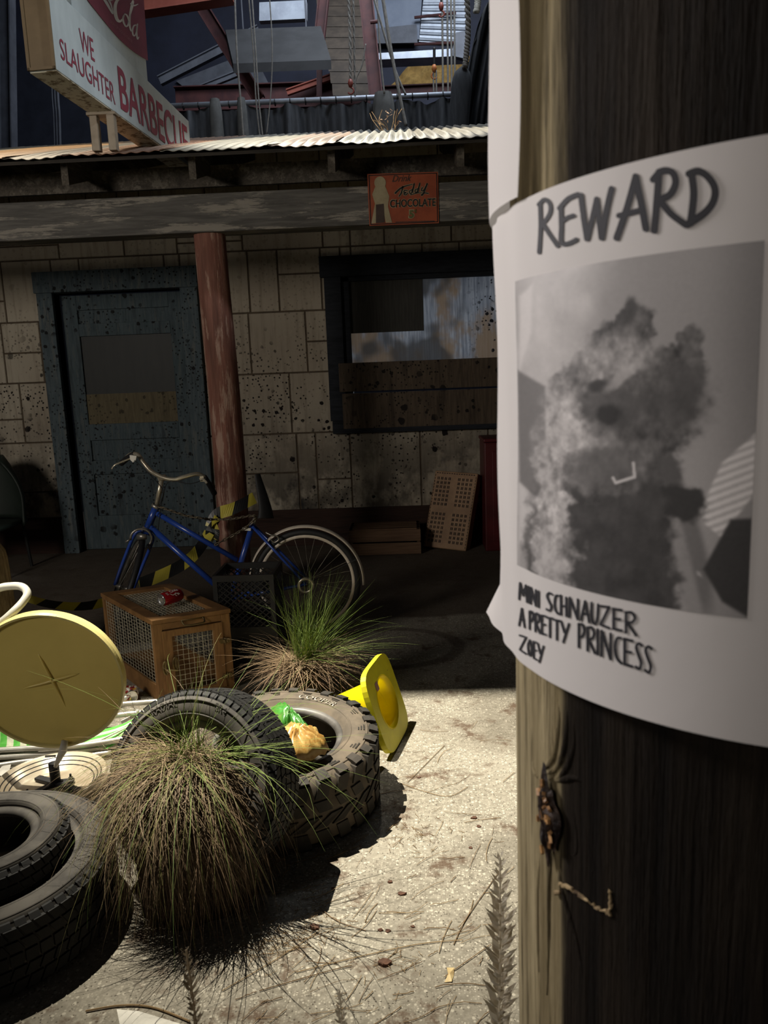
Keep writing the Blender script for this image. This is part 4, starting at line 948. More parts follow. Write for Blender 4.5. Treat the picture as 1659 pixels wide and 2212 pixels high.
over(polym([(1506, 1118), (1560, 1000), (1640, 930), (1634, 1060), (1558, 1160)], 5), 116+26*(np.sin((PX*.35+PY*.93)/2.6) > 0)-8)
over(ell(1460, 1130, 46, 210, -.32, .2), 66); over(polym([(1430, 1092), (1470, 1120), (1520, 1330), (1486, 1330)], 8), 84)
over(polym([(1519, 1230), (1578, 1122), (1625, 1120), (1618, 1335), (1560, 1300)], 5), 36)
over(ell(1470, 1085, 62, 42, .5, .25, 40), 34); over(ell(1440, 1010, 34, 30, .4, .3, 30), 50)
over(polym([(1500, 1210), (1512, 1236), (1552, 1252), (1540, 1258), (1506, 1242)], 2), 96)
fur = fbm(PX/11, PY/15, 5); furb = fbm(PX/30, PY/36, 4)
body = ell(1300, 1250, 165, 330, -.06, .10, 50); over(body, 40+18*(furb-.5))
over(ell(1190, 1080, 34, 190, .10, .35, 60)*(.35+.9*fur), 116); over(ell(1185, 1270, 42, 110, .35, .4, 60)*(.35+.8*fur), 112)
head = np.maximum.reduce([ell(1345, 880, 165, 135, -.25, .10, 60), ell(1300, 960, 125, 120, 0, .12, 60), ell(1360, 720, 44, 72, .28, .14, 40), ell(1335, 745, 70, 50, -.5, .2, 50), ell(1484, 760, 34, 58, .35, .14, 36), ell(1455, 815, 75, 75, 0, .15, 50)])
over(head, 50+52*(furb-.45)+30*(fur-.5))
over(ell(1318, 775, 85, 42, -.15, .5, 50)*.75, 96+50*(fur-.5)); over(ell(1215, 930, 48, 95, .1, .5, 60)*(.3+.8*fur), 124); over(ell(1265, 950, 70, 26, .1, .5, 50)*.6, 104+40*(fur-.5))
over(ell(1360, 672, 18, 30, .2, .4, 20)*.8, 40); over(ell(1335, 880, 75, 60, 0, .5, 40)*.7, 46); over(ell(1316, 896, 26, 22, 0, .3, 12), 30); over(ell(1288, 832, 22, 14, -.3, .4, 14)*.9, 34); over(ell(1470, 860, 60, 75, 0, .5, 50)*.7, 40)
over(ell(1345, 812, 44, 12, -.7, .5, 20)*.6, 104); over(ell(1300, 1010, 70, 50, 0, .4, 50)*.7, 58)
def seg(x0, y0, x1, y1, w):
    L2 = (x1-x0)**2+(y1-y0)**2; t = np.clip(((PX-x0)*(x1-x0)+(PY-y0)*(y1-y0))/L2, 0, 1); return 1-sm(w*.6, w*1.4, np.hypot(PX-x0-t*(x1-x0), PY-y0-t*(y1-y0)))
for a in ((1324, 1032, 1330, 1043, 3), (1330, 1043, 1371, 1030, 3.2), (1371, 1030, 1368, 1000, 3)): over(seg(*a), 112)
G = G+5*(fbm(PX/5, PY/5)-.5)
ref = 128+22*np.clip((1260-PX)/150, 0, 1)
alb = .63*np.clip(G/ref, .05, 1)**2.2
me = bpy.data.meshes.new('printed_photo'); b = NV+1
me.from_pydata([tuple(p-ORG[po]) for p in verts], [], [[i*b+j, (i+1)*b+j, (i+1)*b+j+1, i*b+j+1] for i in range(NU) for j in range(NV)])
ca = me.color_attributes.new('print', 'FLOAT_COLOR', 'POINT'); al = alb.reshape(-1)
ca.data.foreach_set('color', np.stack([al*1.02, al*.97, al*.93, np.ones_like(al)], 1).astype('f').reshape(-1))
me.materials.append(M_PRINT); me.polygons.foreach_set('use_smooth', [True]*len(me.polygons))
o = bpy.data.objects.new('printed_photo', me); COL.objects.link(o); o.parent = po; o['label'] = 'grey printed photograph of a shaggy dog'
# ---- upper sheet curling round the far side
zU0 = chit(1090, 442, RU)[1]; zU1 = zU0+.30; thU1 = chit(1119, 200, RU+.001)[0]; thU0 = THL-.55
def up2(u, v_):
    th = thU0+(thU1-thU0)*u; z = zU0+(zU1-zU0)*v_; return cp(th+(-.018*(1-v_)*u if v_ < .35 else 0)*(1-v_/.35 if v_ < .35 else 0), z, RU+.0012*math.sin(z*30+th*6))
mb = MB(); mb.grid(up2, 40, 40); solo(mb, 'blank_poster', M_PAPER, 'blank white paper sheet higher on the pole, wrapped round its side', 'poster', smooth=True, fixn=False)
# ================================================================== bicycle
YBK = 4.08
b_ = lambda px, py, dy=0.0: at(px, py, Y=YBK+dy)
hub = b_(663, 1257); 
bk = thing('bicycle', V((hub.x-.3, YBK, 0)), 'blue bicycle with a cream rear fender, chained to the red porch post', 'bicycle')
WR = hub.z-.004                                   # wheel radius down to the ground
def wheel(c, axis, R, nm, e1):
    o_ = MB(); rim_r = R*.895
    prof = [(R-.004+.0, 0), (R-.008, .012), (R-.03, .016), (R-.036, .009), (R-.036, -.009), (R-.03, -.016), (R-.008, -.012)]
    o_.lathe(prof, c, axis, 64, closed=True, e1=e1); w = o_.build(nm, M_BLACK, bk, smooth=True)
    mb = MB(); mb.lathe([(R-.034, .011), (R-.034, -.011), (R-.05, -.010), (R-.052, 0), (R-.05, .010)], c, axis, 64, closed=True, e1=e1); mb.build('rim', M_CREAM if nm == 'rear_wheel' else M_STEEL, w, smooth=True)
    a = V(axis).normalized(); u = V(e1).normalized(); v2 = a.cross(u)
    mb = MB()
    for i in range(28):
        t = 2*PI*i/28; t2 = t+(.55 if i % 4 < 2 else -.55); s_ = .024*(1 if i % 2 else -1)
        mb.tube([c+a*s_+(u*math.cos(t2)+v2*math.sin(t2))*.018, c+(u*math.cos(t)+v2*math.sin(t))*(R-.05)], .0008, 4)
    mb.build('spokes', M_STEEL, w)
    mb = MB(); mb.lathe([(.001, -.05), (.008, -.05), (.012, -.03), (.022, -.026), (.022, -.022), (.012, -.018), (.012, .018), (.022, .022), (.022, .026), (.012, .03), (.008, .05), (.001, .05)], c, axis, 18, e1=e1); mb.build('hub', M_STEEL, w, smooth=True)
    return w
wheel(hub, (0, 1, .0), WR, 'rear_wheel', (1, 0, 0))
# frame
hT, hB = b_(338, 1093), b_(318, 1142); sT = b_(546, 1132); bb = b_(497, 1292)
fm_ = MB()
def ft_(p, q_, r, n=10): fm_.tube([p, q_], r, n)
ft_(hT, hB, .020); ft_(hT.lerp(hB, .25), b_(513, 1210), .0145); ft_(hT.lerp(hB, .85), bb, .0165); ft_(sT, bb, .0155)
for s_ in (-1, 1):
    o = V((0, .05*s_, 0)); fm_.tube([sT+V((0, .018*s_, -.01)), hub+o], .0075, 8); fm_.tube([bb+V((0, .03*s_, 0)), hub+o], .009, 8)
fm_.lathe([(.001, -.04), (.022, -.04), (.022, .04), (.001, .04)], bb, (0, 1, 0), 16)
fm_.build('frame', M_BLUE, bk, smooth=True)
for hh_ in (hT, hB): mb = MB(); mb.lathe([(.021, .008), (.027, .004), (.027, -.008), (.021, -.012)], hh_, hT-hB, 16); mb.build('headset_cup', M_STEEL, bk, smooth=True)
# fork and steered front wheel
ax = (hT-hB).normalized(); drop = -ax
cr = hB+drop*.02; side = V((.93, .30, 0)).normalized(); side = (side-ax*side.dot(ax)).normalized(); fwd = side.cross(ax)
if fwd.y > 0: fwd = -fwd
fc = cr+drop*.335+fwd*.03
mb = MB()
for s_ in (-1, 1): mb.tube(smooth_path([cr+side*.022*s_, cr+side*.05*s_+drop*.035, cr+side*.052*s_+drop*.2, fc+side*.05*s_], 5), .0095, 8)
mb.tube([cr-side*.03, cr+side*.03], .014, 8); mb.build('fork', M_BLUE, bk, smooth=True)
fw = wheel(fc, side, min(.31, fc.z-.004), 'front_wheel', ax)
# stem and handlebar
st = MB(); st.tube([hT, b_(350, 1031)], .0125, 10); st.tube([b_(343, 1035, .0), b_(358, 1031)], .017, 10); st.build('stem', M_CHROME, bk, smooth=True)
hp = [(268, 996, .10), (280, 983, .07), (297, 982, .03), (311, 1001, .0), (328, 1019, -.01), (351, 1031, -.01), (376, 1036, -.01), (399, 1030, .0), (425, 1024, .03), (441, 1030, .06)]
mb = MB(); mb.tube(smooth_path([b_(*p) for p in hp], 6), .0115, 10); mb.build('handlebar', M_CHROME, bk, smooth=True)
mb = MB(); mb.tube(smooth_path([b_(441, 1030, .06), b_(452, 1046, .10), b_(463, 1066, .16)], 5), .0155, 10); mb.build('grip', M_BLACK, bk, smooth=True)
mb = MB(); mb.tube(smooth_path([b_(290, 981, .04), b_(275, 990, .08), b_(262, 1001, .14)], 5), .0155, 10); mb.build('grip', M_BLACK, bk, smooth=True)
mb = MB(); mb.tube(smooth_path([b_(282, 990, .0), b_(262, 998, -.02), b_(248, 1004, -.03), b_(241, 1013, -.03)], 5), [.006]*16, 6, flat=.5); mb.build('brake_lever', M_CHROME, bk, smooth=True)
mb = MB(); mb.tube(smooth_path([b_(432, 1034, .0), b_(440, 1036, -.02), b_(447, 1044, -.03)], 5), .006, 6); mb.box(b_(437, 1034, 0), (.02, .02, .03)); mb.build('brake_lever', M_CHROME, bk, smooth=False)
mb = MB(); mb.prism([b_(280, 983, -.03), b_(295, 985, -.03), b_(293, 994, -.03), b_(287, 999, -.03), b_(281, 993, -.03)], (0, .012, 0)); mb.build('reflector', M_WPLAST, bk, label='white front reflector')
mb = MB(); mb.tube(smooth_path([b_(285, 990, -.01), b_(300, 1003, -.05), b_(330, 1032, -.06), b_(352, 1060, -.05), b_(345, 1090, -.03), b_(322, 1140, -.03)], 6), .0022, 5); mb.tube(smooth_path([b_(440, 1036, -.01), b_(410, 1045, -.04), b_(365, 1040, -.04), b_(352, 1075, -.03), b_(346, 1105, -.02), b_(342, 1142, -.01)], 6), .0022, 5); mb.build('brake_cable', M_BLACK, bk, smooth=True)
# calipers
mb = MB(); mb.tube([cr+side*.055*math.cos(t)+drop*(.03-.055*math.sin(t))-V((0, .045, 0)) for t in np.linspace(-.5, PI+.5, 16)], .007, 6); mb.tube([cr-V((0, .05, 0))+side*.05+drop*.05, cr-V((0, .05, 0))+side*.066+drop*.075], .006, 6); mb.tube([cr-V((0, .05, 0))-side*.05+drop*.05, cr-V((0, .05, 0))-side*.066+drop*.075], .006, 6); mb.box(cr+drop*.02-V((0, .045, 0)), (.05, .012, .028)); mb.build('front_brake', M_STEEL, bk, smooth=True)
mb = MB(); c = b_(590, 1160, -.05); mb.tube(smooth_path([b_(574, 1150, -.04), b_(586, 1156, -.05), b_(598, 1158, -.05), b_(602, 1166, -.05), b_(592, 1172, -.05), b_(584, 1164, -.05)], 5), .005, 6); mb.build('rear_brake', M_STEEL, bk, smooth=True)
# fender, saddle, chain case
def fen(u, v_):
    t = math.radians(-4+186*u); w = (v_-.5)*2; r = WR+.018-.010*w*w
    return hub+V((math.cos(t)*r, w*.026, math.sin(t)*r))
mb = MB(); mb.grid(fen, 48, 6); o = mb.build('rear_fender', M_CREAM, bk, smooth=True, fixn=False); md = o.modifiers.new('thickness', 'SOLIDIFY'); md.thickness = .002
mb = MB()
for s_ in (-1, 1): mb.tube([hub+V((0, .05*s_, 0)), hub+V((math.cos(.42)*(WR+.012), .026*s_, math.sin(.42)*(WR+.012)))], .0016, 5)
mb.build('fender_stay', M_BLACK, bk)
sp_ = MB(); P = [b_(556, 1024, .05), b_(560, 1042, .04), b_(567, 1070, .02), b_(573, 1100, .0), b_(574, 1120, -.01)]; sp_.tube(smooth_path(P, 5), [.018+.035*(i/20)**1.3 for i in range(21)], 12, flat=.45); sp_.build('saddle', M_BLACK, bk, smooth=True)
mb = MB(); mb.tube([sT, b_(553, 1116, .01)], .012, 8); mb.build('seat_post', M_STEEL, bk, smooth=True)
mb = MB(); mb.box(b_(533, 1143, -.02), (.045, .012, .014), Matrix.Rotation(.12, 3, 'Y')); mb.build('bracket', M_WPLAST, bk, label='small white bracket')
mb = MB(); mb.hexa([b_(520, 1246, -.05), b_(648, 1243, -.05), b_(650, 1262, -.05), b_(520, 1280, -.05)], [b_(520, 1246, -.035), b_(648, 1243, -.035), b_(650, 1262, -.035), b_(520, 1280, -.035)]); mb.build('chain_case', M_BLACK, bk)
mb = MB(); mb.lathe([(.03, -.006), (.046, -.006), (.046, .006), (.03, .006)], hub+V((0, -.055, -.006)), (0, 1, 0), 24, closed=True); mb.build('sprocket', M_CHROME, bk, smooth=True)
# lock chain: links as parts
ch = thing('lock_chain', b_(450, 1185, .1), 'rusty link chain tying the blue bicycle to the red porch post', 'chain')
lk = MB(); L_, W_ = .030, .010
pth = [V((L_*.5*sx+.0*0, W_*.5*sy, 0)) for sx, sy in ((-.6, 1), (0, 1), (.6, 1), (1, .5), (1, -.5), (.6, -1), (0, -1), (-.6, -1), (-1, -.5), (-1, .5))]
lk.tube(pth, .0030, 6, closed=True)
first = None
def run(pts):
    global first
    P = smooth_path(pts, 24); k = 0; acc = 0; step = .0235; last = P[0]
    for p0, p1 in zip(P, P[1:]):
        acc += (p1-p0).length
        if acc >= step:
            acc -= step; t = (p1-last).normalized(); c = (p1+last)/2; last = p1.copy()
            if first is None:
                o = lk.build('link', M_CHAIN, None, smooth=True); o.parent = ch; first = o
            else:
                o = first.copy(); COL.objects.link(o); o.parent = ch
            o.rotation_euler = (t.to_track_quat('X', 'Z') @ Matrix.Rotation(PI/2*(k % 2)+.4, 3, 'X').to_quaternion()).to_euler(); o.location = c-ORG[ch]; k += 1
run([b_(342, 1094, -.03), b_(372, 1104, -.03), b_(402, 1114, -.02), b_(440, 1120, .0), b_(452, 1122, .1), b_(470, 1122, .1), b_(500, 1121, .05), b_(545, 1114, -.03), b_(552, 1120, -.03), b_(530, 1140, -.03), b_(500, 1158, .0), b_(470, 1174, -.02), b_(458, 1182, -.03)])
# hazard tape: ribbons with black slanting bars
def ribbon(mb, pts, w, band=.085, slant=1.0, tw=None):
    P = smooth_path([p for p in pts], 14); acc = 0; prev = None; n = len(P)
    cum = [0]
    for i in range(1, n): cum.append(cum[-1]+(P[i]-P[i-1]).length)
    def edge(d, s_):
        d = max(0, min(cum[-1]-1e-6, d)); i = max(k for k in range(n) if cum[k] <= d); i = min(i, n-2); t = (d-cum[i])/(cum[i+1]-cum[i]+1e-9); p = P[i].lerp(P[i+1], t); tg = (P[i+1]-P[i]).normalized()
        ang = tw(d/cum[-1]) if tw else 0
        wv = V((-tg.z, -.25, tg.x)).normalized(); wv = Matrix.Rotation(ang, 3, tg) @ wv
        return p+wv*(w/2*s_)
    d = -w
    k = 0
    while d < cum[-1]+w:
        m_ = 6
        for j in range(m_):
            a0, a1 = d+band*j/m_, d+band*(j+1)/m_
            q4 = [edge(a0, -1), edge(a1, -1), edge(a1+w*slant*1.0, 1), edge(a0+w*slant*1.0, 1)]
            if (q4[0]-q4[1]).length > 1e-5 or (q4[2]-q4[3]).length > 1e-5: mb.add(q4, [(0, 1, 2, 3)], k % 2)
        d += band; k += 1
tp = thing('hazard_tape', at(480, 1150, Y=4.6), 'yellow and black hazard tape knotted round the red post and trailing behind the cage', 'tape')
t_ = lambda px, py, y: at(px, py, Y=y)
mb = MB(); ribbon(mb, [t_(550, 1075, 4.70), t_(530, 1086, 4.66), t_(500, 1100, 4.63), t_(475, 1108, 4.63), t_(462, 1122, 4.62), t_(455, 1140, 4.60)], .075, .10, .6, lambda f: .25*math.sin(f*6)); mb.build('wrap', [M_TAPEY, M_TAPEB], tp, fixn=False)
mb = MB(); ribbon(mb, [t_(470, 1118, 4.60), t_(455, 1135, 4.58), t_(452, 1152, 4.58), t_(464, 1164, 4.60)], .05, .09, .5, lambda f: .8*math.sin(f*5)); ribbon(mb, [t_(462, 1128, 4.59), t_(470, 1150, 4.57), t_(466, 1166, 4.57)], .03, .07, .5); mb.build('knot', [M_TAPEY, M_TAPEB], tp, fixn=False)
mb = MB(); ribbon(mb, [t_(452, 1150, 4.59), t_(440, 1172, 4.55), t_(420, 1198, 4.48), t_(390, 1222, 4.42), t_(350, 1242, 4.36), t_(300, 1262, 4.30)], .07, .10, .6); mb.build('tail', [M_TAPEY, M_TAPEB], tp, fixn=False)
tp2 = MB(); ribbon(tp2, [t_(60, 1292, 3.95), t_(85, 1300, 3.95), t_(120, 1307, 3.95), t_(165, 1310, 3.95), t_(200, 1307, 3.95), t_(235, 1298, 3.95)], .052, .10, 1.0)
solo(tp2, 'hazard_tape', [M_TAPEY, M_TAPEB], 'slack stretch of yellow and black hazard tape between the white tube and the cage', 'tape', fixn=False)

# ================================================================== wooden animal cage with a can on it
FL = at(345, 1518, Z=0); FR = at(508, 1486, Z=0); ex = FR-FL; CW = ex.length; ex.normalize(); ey = V((-ex.y, ex.x, 0)); ez = V((0, 0, 1))
CHt = at(333, 1340, Y=FL.y).z
q_ = at(219, 1281, Z=CHt)-(FL+ez*CHt); CD = q_.dot(ey); shx = q_.dot(ex)
ey2 = (ey*CD+ex*shx); 
def cg(u, v_, w): return FL+ex*(u*CW)+ey2*v_+ez*(w*CHt)          # unit box coordinates
cgT = thing('animal_cage', FL+ex*CW/2+ey2*.5, 'small wooden animal cage with wire mesh sides and a latched door', 'cage')
def cbar(mb, a, b):       # box between two unit corners
    (u0, v0, w0), (u1, v1, w1) = a, b
    mb.hexa([cg(u0, v0, w0), cg(u1, v0, w0), cg(u1, v0, w1), cg(u0, v0, w1)], [cg(u0, v1, w0), cg(u1, v1, w0), cg(u1, v1, w1), cg(u0, v1, w1)])
tu, tv, tw_ = .02/CW*1.0, .02/CD, .02/CHt
mb = MB()     # uprights
pu = .040/CW; pv = .022/CD
def one(nm, mt, a, b): m1 = MB(); cbar(m1, a, b); return m1.build(nm, mt, cgT, bevel=.002)
for u0 in (0, 1-pu):
    for v0 in (0, 1-pv): one('corner_post', M_CAGEH, (u0, v0, 0), (u0+pu, v0+pv, 1-tw_))
for a_, b_2 in (((pu, 0, .862), (1-pu, pv, 1-tw_)), ((pu, 0, 0), (1-pu, pv, .04)), ((pu, 1-pv, .9), (1-pu, 1, 1-tw_)), ((pu, 1-pv, 0), (1-pu, 1, .14))): one('rail', M_CAGE, a_, b_2)
for u0 in (0, 1-.016/CW):
    one('rail', M_CAGE, (u0, pv, 0), (u0+.016/CW, 1-pv, .20)); one('rail', M_CAGE, (u0, pv, .93), (u0+.016/CW, 1-pv, 1-tw_))
def frame_mesh(mb, O4, I4, f0, f1):     # flat frame with mitred corners
    vs = [f0(*p) for p in O4]+[f0(*p) for p in I4]+[f1(*p) for p in O4]+[f1(*p) for p in I4]; fs = []
    for i in range(4):
        j = (i+1) % 4; fs += [(i, j, 4+j, 4+i), (8+i, 12+i, 12+j, 8+j), (i, 8+i, 8+j, j), (4+i, 4+j, 12+j, 12+i)]
    mb.add(vs, fs)
mb = MB()     # lid frame
lw = .05
la, lb = lw/CW*1.1, lw/CD
frame_mesh(mb, [(-.01, -.01), (1.01, -.01), (1.01, 1.01), (-.01, 1.01)], [(la, lb), (1-la, lb), (1-la, 1-lb), (la, 1-lb)], lambda u, v_: cg(u, v_, 1-tw_), lambda u, v_: cg(u, v_, 1))
mb.build('lid_frame', M_CAGE, cgT, bevel=.002)
mb = MB(); cbar(mb, (.02, .02, .0), (.98, .98, .03)); mb.build('base', M_CAGE, cgT)
def mesh_panel(nm, f, nu, nv):
    mb = MB()
    for i in range(nu+1): mb.tube([f(i/nu, 0), f(i/nu, 1)], .0012, 4, cap=False)
    for j in range(nv+1): mb.tube([f(0, j/nv), f(1, j/nv)], .0012, 4, cap=False)
    return mb
mesh_panel('top', lambda a, b: cg(lw/CW+a*(1-2*lw/CW), lw/CD+b*(1-2*lw/CD), 1-tw_*.8), 14, 20).build('wire_mesh', M_WIRE, cgT)
for u0 in (.012/CW, 1-.012/CW): mesh_panel('side', lambda a, b: cg(u0, pv+a*(1-2*pv), .2+b*.73), 18, 17).build('wire_mesh', M_WIRE, cgT)
mesh_panel('back', lambda a, b: cg(pu+a*(1-2*pu), 1-.01/CD, .14+b*.76), 12, 14).build('wire_mesh', M_WIRE, cgT)
# door
D0, D1, E0, E1 = pu-.015, 1-pu+.005, .045, .852; dw = .125; dh = .030/CHt
mb = MB(); vf = -.006/CD
frame_mesh(mb, [(D0, E0), (D1, E0), (D1, E1), (D0, E1)], [(D0+dw, E0+dh*.7), (D1-dw, E0+dh*.7), (D1-dw, E1-dh), (D0+dw, E1-dh)], lambda u, w: cg(u, vf, w), lambda u, w: cg(u, pv*.8, w))
dr_ = mb.build('door', M_CAGEH, cgT, bevel=.002)
mesh_panel('d', lambda a, b: cg(D0+dw+a*(D1-D0-2*dw), .004/CD, E0+dh*.7+b*(E1-E0-1.7*dh)), 8, 11).build('wire_mesh', M_WIRE, dr_)
for w in (.62, .18):
    mb = MB()
    for s_ in (-1, 1): 
        c = cg(D1+.012+s_*.04, vf-.004/CD, w); mb.lathe([(.001, .0), (.012, 0), (.013, .002), (.001, .003)], c, ey, 12); mb.box(cg(D1+.012+s_*.02, vf-.004/CD, w), (.012, .003, .014))
    mb.tube([cg(D1+.012, vf-.006/CD, w-.045), cg(D1+.012, vf-.006/CD, w+.045)], .003, 6); mb.build('hinge', M_BRASS, dr_, smooth=False)
mb = MB()
for u, w, h in ((D0+.0, .42, .030), (D0+.13, .45, .030)):
    c = cg(u, vf-.006/CD, w); mb.tube(smooth_path([c+ez*h*math.sin(t)+ex*.011*math.cos(t)-ey*.003 for t in np.linspace(0, 2*PI, 13)[:-1]], 2, True), .004, 6, closed=True); mb.box(c-ey*.001, (.010, .004, .05))
mb.tube([cg(D0-.0, vf-.014/CD, .40), cg(D0+.14, vf-.014/CD, .37)], .004, 6); mb.build('latch', M_BRASS, dr_)
mb = MB(); P = [cg(.5-.13, -.004, .945), cg(.5-.135, -.02, .92), cg(.5-.11, -.035, .895), cg(.5, -.035, .889), cg(.5+.12, -.035, .897), cg(.5+.145, -.02, .922), cg(.5+.14, -.004, .947)]; mb.tube(smooth_path(P, 4), .004, 8); mb.tube([cg(.5-.15, -.006, .947), cg(.5+.16, -.006, .95)], .0035, 6); mb.build('handle', M_BRASS, cgT, smooth=True)
mb = MB(); mb.hexa([cg(.30, .8, .1), cg(.45, .75, .1), cg(.40, .75, .8), cg(.34, .8, .85)], [cg(.30, .82, .1), cg(.45, .77, .1), cg(.40, .77, .8), cg(.34, .82, .85)]); 
# soda can
cz = CHt+.031
can_c = at(369, 1290, Z=cz); ca = (at(396, 1282, Z=cz)-at(342, 1298, Z=cz)).normalized(); cl = .115
ct_ = thing('soda_can', V((can_c.x, can_c.y, CHt)), 'red and silver soda can lying on top of the wooden cage', 'can')
mb = MB(); mb.lathe([(.0262, -.050), (.0310, -.043), (.0312, .043), (.0275, .052)], can_c, ca, 32); mb.build('body', M_CANR, ct_, smooth=True)
mb = MB(); mb.lathe([(.001, -.0515), (.021, -.0515), (.0245, -.057), (.0270, -.056), (.0266, -.050)], can_c, ca, 32); lid = mb.build('lid', M_CANS, ct_, smooth=True)
mb = MB(); mb.box(can_c-ca*.0535, (.012, .004, .02)); mb.build('pull_tab', M_CANS, lid)
mb = MB(); mb.lathe([(.0277, .051), (.0245, .057), (.001, .053)], can_c, ca, 32); mb.build('base', M_CANS, ct_, smooth=True)
cu_ = (V((0, -.75, .66))-ca*ca.dot(V((0, -.75, .66)))).normalized(); cw_ = ca.cross(cu_)
def fcan(x, y):      # x along the can, y round it (metres)
    t = y/.0315; return can_c+ca*x+(cu_*math.cos(t)+cw_*math.sin(t))*.0318
sgn = 1 if (fcan(0, .01)-fcan(0, 0)).z > 0 else -1
fc2 = lambda x, y: fcan(x, y*sgn)
mb = MB()
for pts, w in (([(.006, .016), (-.004, .02), (-.010, .012), (-.006, .003), (.002, .004)], .0022), ([(.006, .016), (.012, .014), (.011, .018)], .0012), ([(.008, .004), (.004, .010), (.010, .012), (.013, .006), (.008, .004)], .0014), ([(.014, .006), (.022, .016), (.022, .020), (.017, .010), (.018, .003)], .0014), ([(.026, .004), (.022, .006), (.024, .011), (.030, .010), (.028, .004), (.032, .004)], .0014),
               ([(-.018, -.004), (-.006, -.014), (.012, -.010), (.030, -.016)], .0018), ([(.012, -.022), (.006, -.016), (.010, -.008), (.018, -.012)], .0018), ([(.022, -.02), (.020, -.012), (.026, -.012), (.026, -.018), (.022, -.02)], .0013), ([(-.036, .006), (-.026, .006)], .0012), ([(-.036, .000), (-.026, .000)], .0012), ([(-.034, -.006), (-.026, -.006)], .0012)):
    stroke(mb, pts, w, fc2)
mb.build('script_lettering', M_CANW, ct_, fixn=False)
# crushed cans by the cage
def crushed(px, py, label, rot, mat):
    t = thing('crushed_can', at(px, py+14, Z=0), label, 'can'); c = at(px, py, Z=.034); a = Matrix.Rotation(rot, 3, 'Z') @ V((0, -1, .15)); a.normalize(); e = V(a).orthogonal().normalized(); e2 = a.cross(e); r2 = random.Random(px)
    ph = [r2.uniform(0, 6) for _ in range(4)]
    def g(u, v_):
        th = u*2*PI; h = (v_-.5)*.085; r = .031*(1-.38*math.sin(PI*v_)*(.5+.5*math.sin(3*th+ph[0]+v_*5))-.08*math.sin(7*th+ph[1]))
        return c+a*h+(e*math.cos(th)+e2*math.sin(th))*r+e*.012*math.sin(v_*5+ph[2])
    mb = MB(); mb.grid(g, 32, 14); mb.build('body', mat, t, smooth=False, fixn=False)
    for s_ in (0, 1): 
        mb = MB(); cc = c+a*(s_-.5)*.085+e*.012*math.sin(s_*5+ph[2]); mb.lathe([(.001, 0), (.022, .001), (.026, .004), (.029, .002)], cc, a, 20); mb.build('end', M_CANS, t, smooth=True)
q = NT('crushed_can_print'); col = q.mix(q.ramp(q.noise(38, 3), .46, .5), (.75, .74, .70), (.30, .03, .03)); col = q.mix(q.ramp(q.noise(30, 2, loc=(2, 0, 0)), .6, .63), col, (.75, .55, .05)); M_CC = q.fin(col, .3, .6)
crushed(281, 1498, 'crushed silver and red can on the ground against the cage', .7, M_CC)
crushed(252, 1512, 'crushed can half hidden by the yellow seat, next to another can', -.4, M_CC)

# ================================================================== black milk crates
def crate(px0, px1, Y, z0, z1, dep, nm_label, tilt=0):
    a, b = at(px0, 1300, Y=Y), at(px1, 1300, Y=Y); x0, x1 = a.x, b.x; w = x1-x0
    t = thing('milk_crate', V(((x0+x1)/2, Y+dep/2, z0)), nm_label, 'crate')
    mb = MB(); r = .014
    for z in (z0, z1-.03): 
        for y in (Y, Y+dep-r): mb.box2((x0, y, z), (x1, y+r, z+.03))
        for x in (x0, x1-r): mb.box2((x, Y+r, z), (x+r, Y+dep-r, z+.03))
    for x in (x0, x1-.022):
        for y in (Y, Y+dep-.022): mb.box2((x, y, z0+.03), (x+.022, y+.022, z1-.03))
    mb.build('frame', M_BCRATE, t)
    def lat(f, n):
        mb = MB()
        for k in range(-n, n+1):
            for s_ in (1, -1):
                pts = []
                for q_ in (0, 1):
                    pts.append((k/n+q_*1.0) if s_ > 0 else (1-k/n-q_))
                u0, u1 = pts; v0, v1 = 0.0, 1.0
                # clip to the unit square
                def cl(u0, v0, u1, v1):
                    if u0 == u1: return None
                    ts = [0, 1]
                    for lim in (0, 1):
                        tt_ = (lim-u0)/(u1-u0)
                        if 0 < tt_ < 1: ts.append(tt_)
                    ts.sort(); out = [t_ for t_ in ts if -1e-6 <= u0+(u1-u0)*t_ <= 1+1e-6]
                    return (out[0], out[-1]) if len(out) > 1 and out[-1]-out[0] > .02 else None
                c = cl(u0, v0, u1, v1)
                if c: mb.tube([f(u0+(u1-u0)*t_, t_) for t_ in c], .0036, 4)
        return mb
    h = z1-z0
    lat(lambda u, v_: V((x0+.014+u*(w-.028), Y+.007, z0+.03+v_*(h-.06))), 8).build('lattice', M_BCRATE, t)
    lat(lambda u, v_: V((x1-.007, Y+.014+u*(dep-.028), z0+.03+v_*(h-.06))), 8).build('lattice', M_BCRATE, t)
    lat(lambda u, v_: V((x0+.007, Y+.014+u*(dep-.028), z0+.03+v_*(h-.06))), 8).build('lattice', M_BCRATE, t)
    lat(lambda u, v_: V((x0+.014+u*(w-.028), Y+dep-.007, z0+.03+v_*(h-.06))), 8).build('lattice', M_BCRATE, t)
    mb = MB(); mb.box2((x0+.01, Y+.01, z0+.002), (x1-.01, Y+dep-.01, z0+.012)); mb.build('base', M_BCRATE, t); return t
YMC = 3.56; zmt = at(520, 1243, Y=YMC).z; zmb = at(520, 1368, Y=YMC).z
crate(462, 594, YMC, zmb, zmt, .27, 'upper black lattice milk crate standing behind the wooden cage')
crate(468, 596, YMC+.01, 0, zmb-.002, .27, 'lower black milk crate in shadow under the other one')

